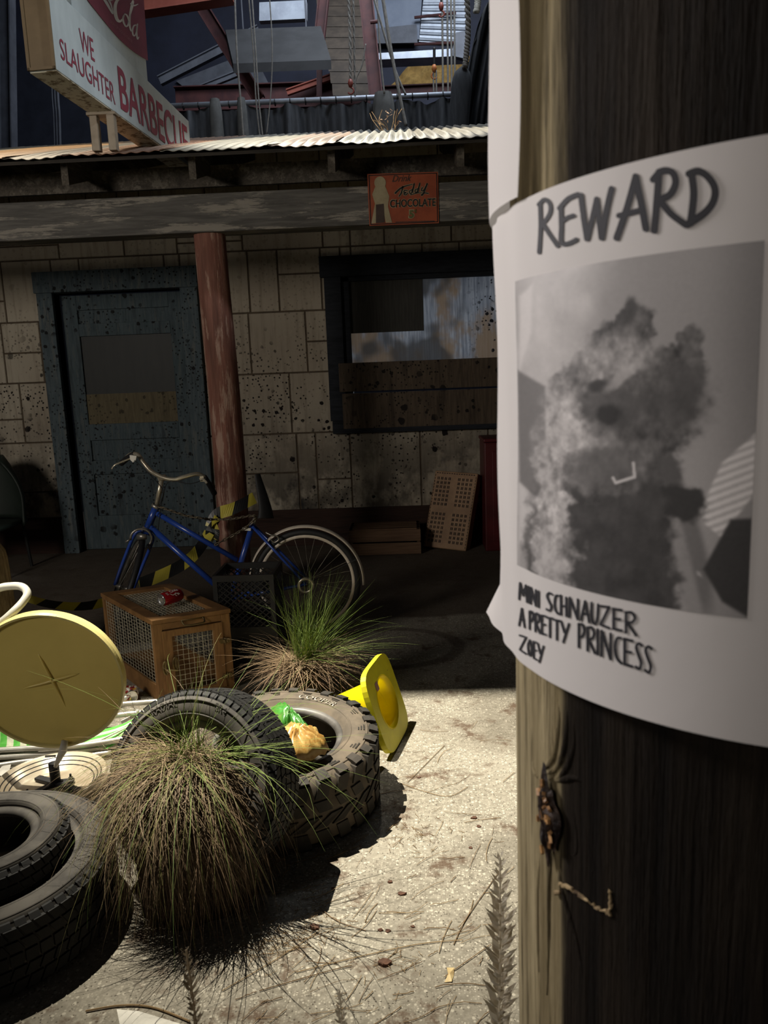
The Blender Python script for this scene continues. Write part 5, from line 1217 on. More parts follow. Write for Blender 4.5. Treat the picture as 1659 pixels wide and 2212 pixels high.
# ================================================================== things along the porch wall
c0, c1 = at(760, 1140, Y=6.0), at(910, 1197, Z=0); yq = c1.y
wc = thing('wooden_crate', V(((c0.x+c1.x)/2, yq+.1, 0)), 'low brown slatted wooden crate lying against the porch wall', 'crate')
zt_ = at(840, 1143, Y=yq).z; x0, x1 = c0.x, c1.x; x0 = at(755, 1197, Y=yq).x
for k in range(2):
    z0 = .004+k*(zt_/2); mb = MB(); mb.box2((x0, yq, z0), (x1, yq+.015, z0+zt_/2-.012)); mb.build('slat', M_WCRATE, wc, bevel=.002)
    mb = MB(); mb.box2((x0, yq+.32, z0), (x1, yq+.335, z0+zt_/2-.012)); mb.build('slat', M_WCRATE, wc, bevel=.002)
mb = MB(); mb.box2((x0+.005, yq+.015, 0), (x0+.03, yq+.32, zt_)); mb.box2((x1-.03, yq+.015, 0), (x1-.005, yq+.32, zt_)); mb.build('end_board', M_WCRATE, wc)
for k in range(4): 
    mb = MB(); y = yq+.015+k*.078; mb.box2((x0+.005, y, zt_-.012), (x1-.005, y+.066, zt_)); mb.build('slat', M_WCRATE, wc, bevel=.002)
# tilted perforated crate
B0 = at(914, 1180, Z=0.02); B1 = at(1006, 1191, Z=.0); T0 = at(940, 1017, Y=6.22); T1 = at(1032, 1022, Y=6.22)
eu = (B1-B0); ev = ((T0-B0)+(T1-B1))/2; en = eu.cross(ev).normalized()
if en.y < 0: en = -en
pt = thing('poultry_crate', V(((B0.x+B1.x)/2, B0.y, 0)), 'tan perforated plastic crate tilted on its side against the porch wall', 'crate')
def pf(u, v_, d=0.0): return B0+eu*u+ev*v_+en*d
mb = MB(); mb.hexa([pf(0, 0), pf(1, 0), pf(1, 1), pf(0, 1)], [pf(0, 0, .11), pf(1, 0, .11), pf(1, 1, .11), pf(0, 1, .11)]); mb.build('body', M_TCRATE, pt, bevel=.008)
sl = MB()
def slot(u, v_, du, dv): sl.add([pf(u, v_, -.0012), pf(u+du, v_, -.0012), pf(u+du, v_+dv, -.0012), pf(u, v_+dv, -.0012)], [(0, 1, 2, 3)])
for (va, vb) in ((.06, .47), (.54, .93)):
    for r in range(7):
        v0 = va+(vb-va)*r/7+.012
        for (ua, ub) in ((.07, .42), (.56, .93)):
            for c in range(4):
                u0 = ua+(ub-ua)*c/4+.012; slot(u0, v0, .018, .036); slot(u0+.030, v0, .018, .036)
for k in range(24): slot(.02, .03+k*.039, .012, .026); slot(.965, .03+k*.039, .012, .026)
for k in range(16): slot(.05+k*.057, .968, .036, .010)
sl.build('slots', M_DARK, pt, fixn=False)
# maroon metal chest at the wall's far end
x0 = at(1048, 1100, Y=5.98).x; z1 = at(1050, 948, Y=5.98).z
ck = thing('metal_chest', V((x0+.3, 6.2, 0)), 'dark maroon metal chest standing on the porch behind the pole', 'chest')
mb = MB(); mb.box2((x0, 5.98, .0), (x0+.62, 6.37, z1-.03)); mb.build('body', M_MAROON, ck, bevel=.01)
mb = MB(); mb.box2((x0-.008, 5.965, z1-.028), (x0+.63, 6.38, z1)); mb.build('lid', M_MAROON, ck, bevel=.01)
mb = MB(); mb.box2((x0+.06, 5.972, .08), (x0+.56, 5.98, z1-.1)); mb.build('front_panel', M_MAROON, ck, bevel=.004)
# dark green shell chair in the dark corner
cc = at(-25, 1060, Y=5.9)
gc = thing('shell_chair', V((cc.x, 5.8, 0)), 'dark green round-backed chair in the dark corner by the door', 'chair')
def shell(u, v_):
    t = (u-.5)*2; z = .40+.50*v_; w = .27*(1-.85*max(0, v_-.35)**2*1.6); wd_ = w*math.sin(t*PI/2); return (cc.x+wd_, 5.98+.05*v_-.14*(abs(t)**2), z-.05*abs(t)**3)
mb = MB(); mb.grid(shell, 24, 14); o = mb.build('backrest', M_GREEND, gc, smooth=True, fixn=False); md = o.modifiers.new('thickness', 'SOLIDIFY'); md.thickness = .02
mb = MB(); mb.grid(lambda u, v_: (cc.x+(u-.5)*.52, 5.50+.45*v_, .40-.02*math.sin(PI*u)*math.sin(PI*v_)), 12, 12); o = mb.build('seat', M_GREEND, gc, smooth=True, fixn=False); md = o.modifiers.new('thickness', 'SOLIDIFY'); md.thickness = .03
for sx in (-.23, .23):
    for y in (5.53, 5.92): mb = MB(); mb.tube([V((cc.x+sx, y, .39)), V((cc.x+sx*1.08, y+(-.03 if y < 5.7 else .03), 0))], .013, 8); mb.build('leg', M_BLACK, gc)
# black low bench/box in front of the dark corner
p = at(60, 1185, Y=5.3)
# ================================================================== tyres
def frame_of(axis, up=(0, 0, 1)):
    a = V(axis).normalized(); e1 = V(up)-a*a.dot(V(up))
    e1 = e1.normalized() if e1.length > .05 else (V((0, 1, 0))-a*a.y).normalized()
    return a, e1, a.cross(e1)
def tyre(label, c, axis, R, rin, W, style, mats, up=(0, 0, 1), lugs=30, group=None):
    a, e1, e2 = frame_of(axis, up); c = V(c)
    pt_ = lambda r, h, th: c+a*h+(e1*math.cos(th)+e2*math.sin(th))*r
    zs = min(pt_(R, h, th).z for h in (-W/2, W/2) for th in np.linspace(0, 6.28, 40))
    t = thing('tyre', V((c.x, c.y, zs)), label, 'tyre', group)
    h2 = W/2; d = R-rin
    out = [(rin, h2*.62), (rin-.006, h2*.70), (rin+.004, h2*.80), (rin+.02, h2*.84), (rin+.18*d, h2*.93), (rin+.40*d, h2*1.0), (rin+.62*d, h2*.985), (rin+.80*d, h2*.93), (R-.020, h2*.86), (R-.006, h2*.78)]
    prof = out+[(r, -h) for r, h in out[::-1]]+[(rin+.012, -h2*.55), (rin+.35*d, -h2*.80), (rin+.75*d, -h2*.72), (R-.03, -h2*.4), (R-.03, h2*.4), (rin+.75*d, h2*.72), (rin+.35*d, h2*.80), (rin+.012, h2*.55)]
    mb = MB(); mb.lathe(prof, c, a, 96, closed=True, e1=e1); mb.build('sidewall', mats[0], t, smooth=True)
    mb = MB()
    for s_ in (1, -1): mb.lathe([(rin-.004, s_*h2*.60), (rin-.010, s_*h2*.70), (rin-.002, s_*h2*.80), (rin+.010, s_*h2*.835), (rin+.012, s_*h2*.82)], c, a, 96, e1=e1)
    mb.build('bead', mats[2], t, smooth=True)
    mb = MB()
    for r_, hh in ((rin+.30*d, .985), (rin+.70*d, .985)):
        for s_ in (1, -1): mb.lathe([(r_-.003, s_*h2*hh*.985), (r_, s_*(h2*hh+.0025)), (r_+.003, s_*h2*hh*.985)], c, a, 96, e1=e1)
    mb.build('rib', mats[0], t, smooth=True)
    tr = MB()
    def blk(t0, t1, ha, hb, r0, r1, sk=0.0, ch=.12):
        vs = []
        for r, k in ((r0, 0), (r1, ch)):
            dt = (t1-t0)*k/2; dh = (hb-ha)*k/2
            for tt_, hh in ((t0+dt, ha+dh), (t1-dt, ha+dh), (t1-dt, hb-dh), (t0+dt, hb-dh)): vs.append(pt_(r, hh, tt_+sk*(hh/h2)))
        tr.add(vs, [(3, 2, 1, 0), (4, 5, 6, 7), (0, 1, 5, 4), (1, 2, 6, 5), (2, 3, 7, 6), (3, 0, 4, 7)])
    if style == 'mud':
        rm = random.Random(6); n = lugs
        for i in range(n):
            t0 = 2*PI*i/n; dt = 2*PI/n
            for s_ in (1, -1):
                lg = .9 if i % 2 else .70
                tr_a, tr_b = t0+.06*dt, t0+.74*dt
                ha, hb = sorted((s_*h2*.44, s_*h2*.90)); blk(tr_a, tr_b, ha, hb, R-.024, R-.001, .10*s_, .10)
                # shoulder lug wrapping on to the sidewall
                vs = []
                for tt_ in (tr_a+.05*dt, tr_b-.1*dt):
                    for r, h in ((R-.012, h2*.84), (R-.004, h2*.96), (R-.022, h2*1.01), (R-(.044 if i % 2 else .032), h2*1.03), (R-(.047 if i % 2 else .035), h2*.94), (R-.02, h2*.86)): vs.append(pt_(r, s_*h, tt_+.10))
                tr.add(vs, [(0, 1, 2, 3, 4, 5), (11, 10, 9, 8, 7, 6)]+[(k, (k+1) % 6, 6+(k+1) % 6, 6+k) for k in range(6)])
                if i % 2 == 0:      # raised bars on the sidewall
                    for q_ in range(3):
                        r0 = R-.048-.009*q_; vs = []
                        for tt_ in (t0+.15*dt, t0+.72*dt-.12*dt*q_):
                            for r, h in ((r0, .94), (r0, .998), (r0-.004, 1.01), (r0-.004, .94)): vs.append(pt_(r, s_*h2*h, tt_+.1))
                        tr.add(vs, [(0, 1, 2, 3), (7, 6, 5, 4)]+[(k, (k+1) % 4, 4+(k+1) % 4, 4+k) for k in range(4)])
            o_ = rm.uniform(-.1, .1)*dt
            blk(t0+.10*dt+o_, t0+.80*dt+o_, -h2*.40, -h2*.03, R-.024, R, .55, .14); blk(t0+.50*dt+o_, t0+1.22*dt+o_, h2*.04, h2*.40, R-.024, R, -.55*.3, .14)
    else:
        n = lugs
        rows_ = ((-.80, -.52), (-.47, -.20), (-.15, .15), (.20, .47), (.52, .80))
        for i in range(n):
            t0 = 2*PI*i/n; dt = 2*PI/n
            for k, (ha, hb) in enumerate(rows_): blk(t0+.05*dt+(k % 2)*.5*dt, t0+.93*dt+(k % 2)*.5*dt, ha*h2, hb*h2, R-.012, R, .16*(1 if k < 2 else -1 if k > 2 else 0), .06)
            for s_ in (1, -1):
                vs = []
                for tt_ in (t0+.1*dt, t0+.85*dt):
                    for r, h in ((R-.004, h2*.80), (R-.014, h2*.90), (R-.034, h2*.955), (R-.034, h2*.90)): vs.append(pt_(r, s_*h, tt_+.06))
                tr.add(vs, [(0, 1, 2, 3), (7, 6, 5, 4)]+[(k, (k+1) % 4, 4+(k+1) % 4, 4+k) for k in range(4)])
    tr.build('tread', mats[1], t)
    def letter(text, th0, r0, h_txt, mat, outl=None, wid=.9, side=1, nm='lettering', name_lab=None):
        for k, (off, m2, lift) in enumerate([(0.028, mat, .0012)]+([(-.014, outl, .0022)] if outl else [])):
            vs, f2 = font_mesh(text, 1.0, off, 0, 1.08); mb = MB(); x1 = max(v[0] for v in vs)
            P = []
            for x, y in vs:
                r = r0+y*h_txt*1.35; th = th0-(x-x1/2)*h_txt*wid/r0*1.35*side; hh = h2*(1.0 if r > rin+.4*d else .985)
                P.append(pt_(r, side*(h2*1.0+lift) if abs(r-(rin+.45*d)) < .2*d else side*(h2*.985+lift), th))
            mb.add(P, f2); mb.build(nm, m2, t, fixn=False, label=name_lab if k == 0 else None)
    return t, letter, pt_, (a, e1, e2)
def ang_of(info, px, py, z):           # angle of a picked point about the tyre axis
    c, (a, e1, e2) = info; p = at(px, py, Z=z)-c; return math.atan2(p.dot(e2), p.dot(e1))
# big off-road tyre lying flat
ZC = .125; cc1 = at(600, 1579, Z=.25); ax1 = V((.02, -.05, 1)).normalized(); c1 = cc1-ax1*.125
t1, lt1, p1, fr1 = tyre('large dusty off-road tyre lying flat with white lettering and a snack bag on it', V((c1.x, c1.y, .132)), ax1, .338, .204, .235, 'mud', (M_RUBD, M_TREADD, M_BEAD), up=(0, 1, 0), lugs=30)
th = ang_of((V((c1.x, c1.y, .132)), fr1), 700, 1508, .25)
lt1('COOPER', th, .243, .027, M_WLET, M_RUBD, 1.0)
lt1('DISCOVERER', th+PI*.52, .243, .016, M_RUBD, None, .9)
# leaning road tyre
ax2 = V((-.24, -.90, .365)).normalized(); R2 = .262
cr2 = R2*math.sqrt(1-ax2.z**2)+.075*abs(ax2.z); c2 = at(440, 1690, Z=cr2+.008)
t2, lt2, p2, fr2 = tyre('grey road tyre standing on edge, leaning on the large off-road tyre', c2, ax2, R2, .166, .19, 'road', (M_RUB, M_TREAD, M_BEAD), lugs=64)
lt2('RADIAL', .45, .222, .018, M_RUB, None, .95); lt2('SR4', -.35, .222, .018, M_RUB, None, .95)
# pair at the near corner
c3 = at(-34, 1844, Z=.21)
t3, lt3, p3, fr3 = tyre('wide black tyre lying flat beneath a smaller tyre at the near corner', V((c3.x, c3.y, .112)), V((.01, -.03, 1)), .322, .222, .205, 'road', (M_RUB, M_TREAD, M_RUB), up=(0, 1, 0), lugs=60)
c4 = V((c3.x+.004, c3.y+.006, .285))
t4, lt4, p4, fr4 = tyre('smaller worn tyre lying on top of the wide black tyre', V((c4.x, c4.y, .185)), V((.03, -.04, 1)), .206, .118, .18, 'road', (M_RUB, M_TREAD, M_RUB), up=(0, 1, 0), lugs=44)

# ================================================================== snack bag on the big tyre
def bag(label):
    q0 = [(546, 1528), (598, 1530), (648, 1565), (652, 1572), (712, 1580), (706, 1612), (668, 1632), (600, 1650)]
    t = thing('snack_bag', at(630, 1620, Z=.22), label, 'bag')
    Zb = .285
    def patch(poly, nm, mat, lift, seed, lab=None):
        r_ = random.Random(seed); P = [at(x, y, Z=Zb) for x, y in poly]; c = sum(P, V((0, 0, 0)))/len(P); n = len(P)
        mb = MB(); rings = 7; vs = [c+V((0, 0, lift))]; fs = []
        dense = []
        for i in range(n):
            for k in range(6): dense.append(P[i].lerp(P[(i+1) % n], k/6))
        m_ = len(dense)
        for j in range(1, rings+1):
            f = j/rings
            for i, p in enumerate(dense):
                h = lift*(1-f**2)+.010*math.sin(i*1.3+j*1.1+seed)*(1-f*.6)+.006*r_.uniform(-1, 1)*(f < 1)-.05*(f > .98)*.4; vs.append(c.lerp(p, f)+V((0, 0, h)))
        for i in range(m_): fs.append((0, 1+i, 1+(i+1) % m_))
        for j in range(rings-1):
            for i in range(m_): a0 = 1+j*m_+i; b0 = 1+j*m_+(i+1) % m_; fs.append((a0, b0, b0+m_, a0+m_)[::-1])
        mb.add(vs, fs); o = mb.build(nm, mat, t, smooth=True, label=lab); md = o.modifiers.new('thickness', 'SOLIDIFY'); md.thickness = .001
        return o
    patch([(592, 1585), (625, 1570), (655, 1580), (690, 1582), (712, 1606), (700, 1616), (660, 1632), (600, 1652), (592, 1625)], 'front', M_BAGS, .05, 3, 'bag front printed with golden snacks')
    patch([(545, 1530), (575, 1532), (602, 1548), (608, 1572), (596, 1600), (596, 1632), (578, 1600), (560, 1560)], 'side', M_BAGT, .03, 5)
    patch([(580, 1535), (604, 1523), (616, 1530), (648, 1568), (652, 1574), (676, 1584), (650, 1586), (628, 1572), (608, 1578)], 'top_band', M_BAGG, .045, 8, 'crumpled green top of the bag')
    mb = MB(); P = lambda x, y: at(x, y, Z=.335)
    for pts in ([(556, 1545), (560, 1540), (564, 1546), (560, 1552), (556, 1547)], [(570, 1548), (585, 1544), (600, 1545)], [(575, 1555), (590, 1550)]): stroke(mb, pts, 1.6, P)
    mb.build('lettering', M_INK, t, fixn=False)
bag('crumpled yellow and green snack bag lying on the large off-road tyre')

# ================================================================== toppled yellow cone
cc_ = V((-.111, 2.798, .163)); nrm = V((.9299, -.2208, .2943)).normalized(); f1 = V((-.2838, .0788, .9556)); f2_ = nrm.cross(f1); cs = .163
cn = thing('traffic_cone', V((cc_.x, cc_.y, 0)), 'bright yellow traffic cone toppled behind the large tyre, showing its hollow base', 'cone')
mb = MB()
# square base with rounded corners and a round hole
def rsq(t, s_):
    n = 5.0; x, y = math.cos(t), math.sin(t); k = (abs(x)**n+abs(y)**n)**(-1/n); return x*k*s_, y*k*s_
nn_ = 64; vs = []
for (r_, d_) in ((cs, 0), (cs, -.022), (None, -.022), (None, 0)):
    for i in range(nn_):
        t = 2*PI*i/nn_
        x, y = rsq(t, r_) if r_ else (.104*math.cos(t), .104*math.sin(t))
        vs.append(cc_+f1*x+f2_*y+nrm*d_)
fs = []
for j in range(4):
    for i in range(nn_): fs.append((j*nn_+i, j*nn_+(i+1) % nn_, ((j+1) % 4)*nn_+(i+1) % nn_, ((j+1) % 4)*nn_+i))
mb.add(vs, fs); mb.build('base', M_YEL, cn)
mb = MB(); ca_ = -nrm; mb.lathe([(.106, 0), (.098, .02), (.024, .44), (.018, .442), (.020, .42), (.092, .02), (.101, -.002)], cc_, ca_, 40, closed=True); mb.build('body', M_YELIN, cn, smooth=True)
mb = MB(); mb.box(cc_+f1*cs*.55-f2_*cs*.62+nrm*.001, (.002, .002, .002)); mb.add([cc_+f1*x*cs+f2_*y*cs+nrm*.0012 for x, y in ((.62, .25), (.62, .45), (.42, .45), (.42, .25))], [(0, 1, 2, 3)]); mb.build('sticker', M_FADED, cn, fixn=False)

# ================================================================== yellow seated stool, its round foot, folded lawn chair
dc = at(104, 1474, Y=2.42); dn = V((.10, -.97, -.12)).normalized(); RD = .246
_, g1, g2 = frame_of(dn)
cs_ = thing('stool', V((dc.x, dc.y, dc.z-RD*.95)), 'tipped over stool with a round yellow enamel seat and white tube back', 'stool')
def dsk(u, v_):
    t = u*2*PI; r = v_*RD; x, y = math.cos(t), math.sin(t)
    bul = -.014*(1-v_*v_)
    return dc+(g1*y+g2*x)*r+dn*bul
mb = MB(); mb.grid(dsk, 72, 16); mb.build('seat_pan', M_YSEAT, cs_, smooth=True, fixn=False)
mb = MB(); mb.lathe([(RD-.006, .0), (RD-.003, .008), (RD+.004, .008), (RD+.008, -.004), (RD+.004, -.034), (RD-.02, -.046), (.05, -.052), (.001, -.052)], dc, dn, 144); mb.build('seat_rim', M_YRIM, cs_)
mb = MB()
for pa, pb in (((82, 1412), (142, 1528)), ((50, 1488), (172, 1455))):
    A_, B_ = hit(*pa, dc-dn*.010, dn), hit(*pb, dc-dn*.010, dn); P = [A_.lerp(B_, t)+dn*(.0015*math.sin(PI*t)-.002) for t in np.linspace(0, 1, 12)]; mb.tube(P, [.0008+.0036*math.sin(PI*t)**.4 for t in np.linspace(0, 1, 12)], 8)
mb.build('embossed_cross', M_YSEAT, cs_, smooth=True)
h_ = lambda px, py, y: at(px, py, Y=y)
mb = MB(); mb.tube(smooth_path([h_(10, 1440, 2.50), h_(-30, 1410, 2.48), h_(-24, 1370, 2.44), h_(20, 1330, 2.42), h_(48, 1302, 2.46), h_(59, 1282, 2.49), h_(48, 1268, 2.51), h_(25, 1266, 2.52), h_(-5, 1272, 2.53), h_(-60, 1300, 2.54), h_(-76, 1360, 2.54), h_(-30, 1430, 2.52), h_(20, 1460, 2.50)], 7), .0135, 12); mb.build('back_tube', M_WHITE, cs_, smooth=True, label='white bent tube back')
mb = MB(); P = h_(136, 1628, 2.38); mb.tube([h_(140, 1600, 2.42), h_(136, 1622, 2.40), h_(124, 1646, 2.42), h_(120, 1656, 2.44)], [.012, .014, .010, .006], 10, flat=.7); mb.tube([h_(98, 1634, 2.37), h_(120, 1633, 2.37)], .004, 6); mb.build('pivot_bracket', M_WPLAST, cs_, smooth=True)
mb = MB(); mb.tube([h_(136, 1600, 2.44), h_(138, 1612, 2.42)], .007, 8); mb.build('bolt', M_YSEAT, cs_)
# round pedestal foot turned upside down
pc_ = at(112, 1692, Z=.03)
pb_ = thing('pedestal_base', V((pc_.x, pc_.y, 0)), 'upturned shiny round pedestal foot with a dark pipe stub, below the yellow seat', 'pedestal')
mb = MB(); RB = .185
prof = [(.001, .012), (.08, .012), (.125, .014), (.136, .026), (.143, .026), (.150, .036), (.156, .036), (.163, .046), (.169, .046), (.178, .058), (.185, .056), (.188, .048), (.184, .006), (.16, .002), (.001, .001)]
mb.lathe(prof, V((pc_.x, pc_.y, 0)), (0, 0, 1), 72); mb.build('dish', M_DISH, pb_, smooth=True)
for r_, hz_ in ((.140, .0265), (.153, .0365), (.166, .0465)): mb = MB(); mb.tube([V((pc_.x+r_*math.cos(t), pc_.y+r_*math.sin(t), hz_)) for t in np.linspace(0, 2*PI, 73)[:-1]], .0022, 6, closed=True); mb.build('groove', M_BLACK, pb_, smooth=True)
mb = MB(); pp_ = at(121, 1694, Z=.016); mb.lathe([(.001, 0), (.0175, 0), (.0175, .082), (.0145, .082), (.0145, .03), (.001, .03)], pp_, (0, 0, 1), 20); mb.build('pipe_stub', M_BLACK, pb_, smooth=True)
mb = MB()
for pa in ((58, 1722), (160, 1686), (190, 1715), (80, 1680)):
    A_ = at(*pa, Z=.022); mb.box((A_+V((pp_.x, pp_.y, .022)))/2, ((A_-V((pp_.x, pp_.y, .022))).length, .026, .012), Matrix.Rotation(math.atan2(A_.y-pp_.y, A_.x-pp_.x), 3, 'Z'))
mb.build('cross_arm', M_BLACK, pb_, bevel=.003)
for pa in ((60, 1716), (153, 1682), (196, 1712)):
    A_ = at(*pa, Z=.028); mb = MB(); mb.lathe([(.001, 0), (.008, 0), (.008, .006), (.004, .008), (.004, .018), (.001, .018)], A_, (0, 0, 1), 8); mb.build('bolt', M_BLACK, pb_)
# folded lawn chair
lc = thing('lawn_chair', at(200, 1580, Z=0), 'folded aluminium lawn chair with green and white webbing lying behind the tyres', 'chair')
gz = lambda px, py, z: at(px, py, Z=z)
def tubes(nm, runs, r, mat, lab=None):
    for pts in runs:
        mb = MB(); mb.tube(smooth_path([gz(*p) for p in pts], 6), r, 10); mb.build(nm, mat, lc, smooth=True, label=lab)
tubes('frame_tube', [[(-80, 1545, .10), (120, 1532, .10), (255, 1522, .10), (290, 1519, .10), (375, 1514, .10), (430, 1520, .09)], [(-60, 1572, .085), (140, 1560, .085), (300, 1540, .085), (352, 1548, .08)],
                     [(-80, 1640, .035), (60, 1632, .035), (180, 1622, .035), (275, 1606, .035), (300, 1600, .035)], [(-40, 1660, .02), (60, 1645, .02), (160, 1636, .02), (240, 1626, .02)], [(-80, 1625, .06), (60, 1617, .06), (180, 1610, .06), (290, 1592, .06)]], .0115, M_ALU)
mb = MB()
for pts in ([(215, 1600, .06), (260, 1578, .07), (330, 1545, .085)], [(262, 1560, .05), (300, 1540, .08), (296, 1536, .10)]): mb.tube(smooth_path([gz(*p) for p in pts], 5), .008, 8, flat=.5)
mb.build('arm_link', M_WPLAST, lc, smooth=True)
def web(nm, poly0, poly1, n, mats):
    mb = MB()
    for k in range(n):
        a0, a1 = k/n, (k+1)/n
        for j in range(8):
            q4 = []
            for s_, t in ((a0, j/8), (a1, j/8), (a1, (j+1)/8), (a0, (j+1)/8)):
                p = gz(*poly0[0]).lerp(gz(*poly0[1]), t).lerp(gz(*poly1[0]).lerp(gz(*poly1[1]), t), s_); q4.append(p+V((0, 0, .010*math.sin(t*7+s_*5))))
            mb.add(q4, [(0, 1, 2, 3)], k % 2)
    o = mb.build(nm, mats, lc, fixn=False); md = o.modifiers.new('thickness', 'SOLIDIFY'); md.thickness = .002
GW = [M_GREENW, M_WWEB]
web('webbing', ((150, 1610, .05), (330, 1530, .09)), ((230, 1612, .05), (352, 1560, .07)), 9, GW)
web('webbing', ((318, 1530, .095), (352, 1520, .105)), ((322, 1545, .085), (345, 1530, .10)), 3, GW)
web('webbing', ((-60, 1625, .05), (-60, 1560, .09)), ((70, 1612, .05), (80, 1552, .09)), 9, GW)
web('webbing', ((168, 1634, .03), (180, 1628, .03)), ((176, 1640, .03), (182, 1634, .03)), 1, GW)
# corduroy cushion at the frame's edge
cb = at(-40, 1330, Y=3.0)
def cush(u, v_):
    th = u*2*PI; z = -.02+v_*.62; prof_ = (1-max(0, (v_-.80)/.20)**2.2)**.5 if v_ > .8 else 1
    x = (abs(math.cos(th))**.55)*math.copysign(1, math.cos(th))*.19*prof_; y = (abs(math.sin(th))**.55)*math.copysign(1, math.sin(th))*.16*prof_; rib = 1+.012*math.sin(th*36)
    return (at(-112, 1330, Y=3.3).x+x*rib+.05*(1-v_)*.6, 3.42+y*rib, z+.02)
mb = MB(); mb.grid(cush, 288, 20); top_ = at(0, 1168, Y=3.3).z
k_ = top_/.60
for p in mb.v: p.z *= k_
solo(mb, 'armchair_cushion', M_CORD, 'beige ribbed corduroy cushion standing at the picture edge behind the white tube', 'cushion', smooth=True, fixn=False)
# ================================================================== grasses and litter
def blades(mb, n, root, rad, az, el, ln, w, g, rg, segs=9, lean=V((0, 0, 0)), floor=.006, wob=.10, bal=None, clump=0):
    CL = [(az(rg), el(rg), ln(rg)) for _ in range(clump)]
    for i in range(n):
        a0 = rg.uniform(0, 2*PI); rr_ = rad*math.sqrt(rg.random())
        p = root+V((rr_*math.cos(a0), rr_*math.sin(a0), rg.uniform(-.02, .01)))
        a, e, L0 = (az(rg), el(rg), None)
        if clump: a, e, L0 = rg.choice(CL); a += rg.gauss(0, .13); e += rg.gauss(0, .10); p += V((math.cos(a)*.02, math.sin(a)*.02, 0))*rg.random(); L0 *= rg.uniform(.75, 1.1)
        d = V((math.cos(a)*math.cos(e), math.sin(a)*math.cos(e), math.sin(e)))+lean
        d.normalize(); L = L0 or ln(rg); st = L/segs; gg = g*rg.uniform(.6, 1.4); wv = rg.uniform(-wob, wob); ww = w*rg.uniform(.6, 1.3)
        b = len(mb.v); kink = rg.randint(3, segs-2) if rg.random() < .12 else -1
        for k in range(segs+1):
            s = d.cross(V((0, 0, 1))); s = s.normalized() if s.length > 1e-3 else V((1, 0, 0)); t = d.cross(s)
            h = ww*(1-.92*(k/segs)**1.6)
            mb.v += [p+s*h, p-s*h, p+t*h*.5]
            if k == kink: d = d+V((rg.uniform(-.6, .6), rg.uniform(-.6, .6), -.5))
            d = d+V((-wv*d.y, wv*d.x, -gg*st/.05*(1 if d.z > -.95 else 0))); d.normalize()
            if bal: d = bal(p, d)
            p = p+d*st
            if p.z < floor: p.z = floor+rg.random()*.004; d.z = max(d.z, 0); d = d if d.length > .1 else V((math.cos(a), math.sin(a), 0)); d.normalize()
        for k in range(segs):
            for j in range(3): mb.f.append([b+3*k+j, b+3*k+(j+1) % 3, b+3*k+3+(j+1) % 3, b+3*k+3+j]); mb.m.append(0)
rg = random.Random(11)
U = lambda a, b: (lambda r: r.uniform(a, b))
# ---- big tuft in front of the leaning tyre
G0 = at(404, 1640, Y=1.93)
gt = thing('grass_tuft', V((G0.x, G0.y, 0)), 'large drooping tuft of straw-coloured and green grass in front of the leaning tyre', 'grass')
mb = MB()
def mound(u, v_):
    a = u*2*PI; z = (G0.z-.03)*v_; r = .085*(1-v_)**.6+.05+.015*math.sin(a*3+v_*5)+.012*math.sin(a*7); r *= (1 if v_ < .97 else .3)
    return (G0.x+r*math.cos(a)*1.15, G0.y-.05+r*math.sin(a)*.75, z)
mb.grid(mound, 30, 14); mb.build('root_mound', M_SOIL, gt, smooth=True, fixn=False)
front = lambda r: r.gauss(-PI/2-.42, .75)
def away(p, d):         # hang outside the mound
    q_ = V((p.x-G0.x, p.y-G0.y, 0)); k = max(0, p.z/max(.01, G0.z)); rmin = .05+.095*(1-min(1, k))**.6
    if q_.length < rmin: d = d+q_.normalized()*.35; d.normalize()
    return d
mb = MB(); blades(mb, 1150, G0, .07, front, U(-.2, .7), U(.24, .54), .0010, .36, rg, bal=away, wob=.34, clump=46); blades(mb, 260, G0+V((0, 0, .01)), .10, U(-PI, PI), U(-.3, .9), U(.06, .16), .0009, .2, rg, wob=.5); blades(mb, 240, G0, .07, lambda r: r.gauss(PI+.15, .5), U(.1, .6), U(.24, .46), .0010, .12, rg, bal=away, wob=.2, clump=16); mb.build('dry_blades', M_GDRY, gt, kind='stuff', fixn=False)
mb = MB(); blades(mb, 760, G0-V((0, 0, .05)), .08, front, U(-.3, .4), U(.28, .48), .0010, .38, rg, bal=away, wob=.3, clump=30); mb.build('dead_blades', M_GDEAD, gt, kind='stuff', fixn=False)
mb = MB(); blades(mb, 130, G0, .06, front, U(.1, .9), U(.30, .56), .0011, .26, rg, bal=away); mb.build('half_dry_blades', M_GDRYG, gt, kind='stuff', fixn=False)
mb = MB(); blades(mb, 60, G0, .05, U(-PI, PI), U(.75, 1.45), U(.14, .30), .0011, .03, rg); blades(mb, 46, G0+V((.04, 0, 0)), .05, U(-1.0, .9), U(.15, .95), U(.22, .42), .0011, .045, rg)
blades(mb, 26, G0, .05, lambda r: r.gauss(-PI/2+.2, .8), U(.4, 1.0), U(.40, .62), .0012, .13, rg, bal=away)
blades(mb, 8, G0+V((.05, 0, 0)), .03, U(-.75, -.25), U(.25, .5), U(.50, .66), .0014, .055, rg, segs=12); mb.build('green_blades', M_GGREEN, gt, kind='stuff', fixn=False)
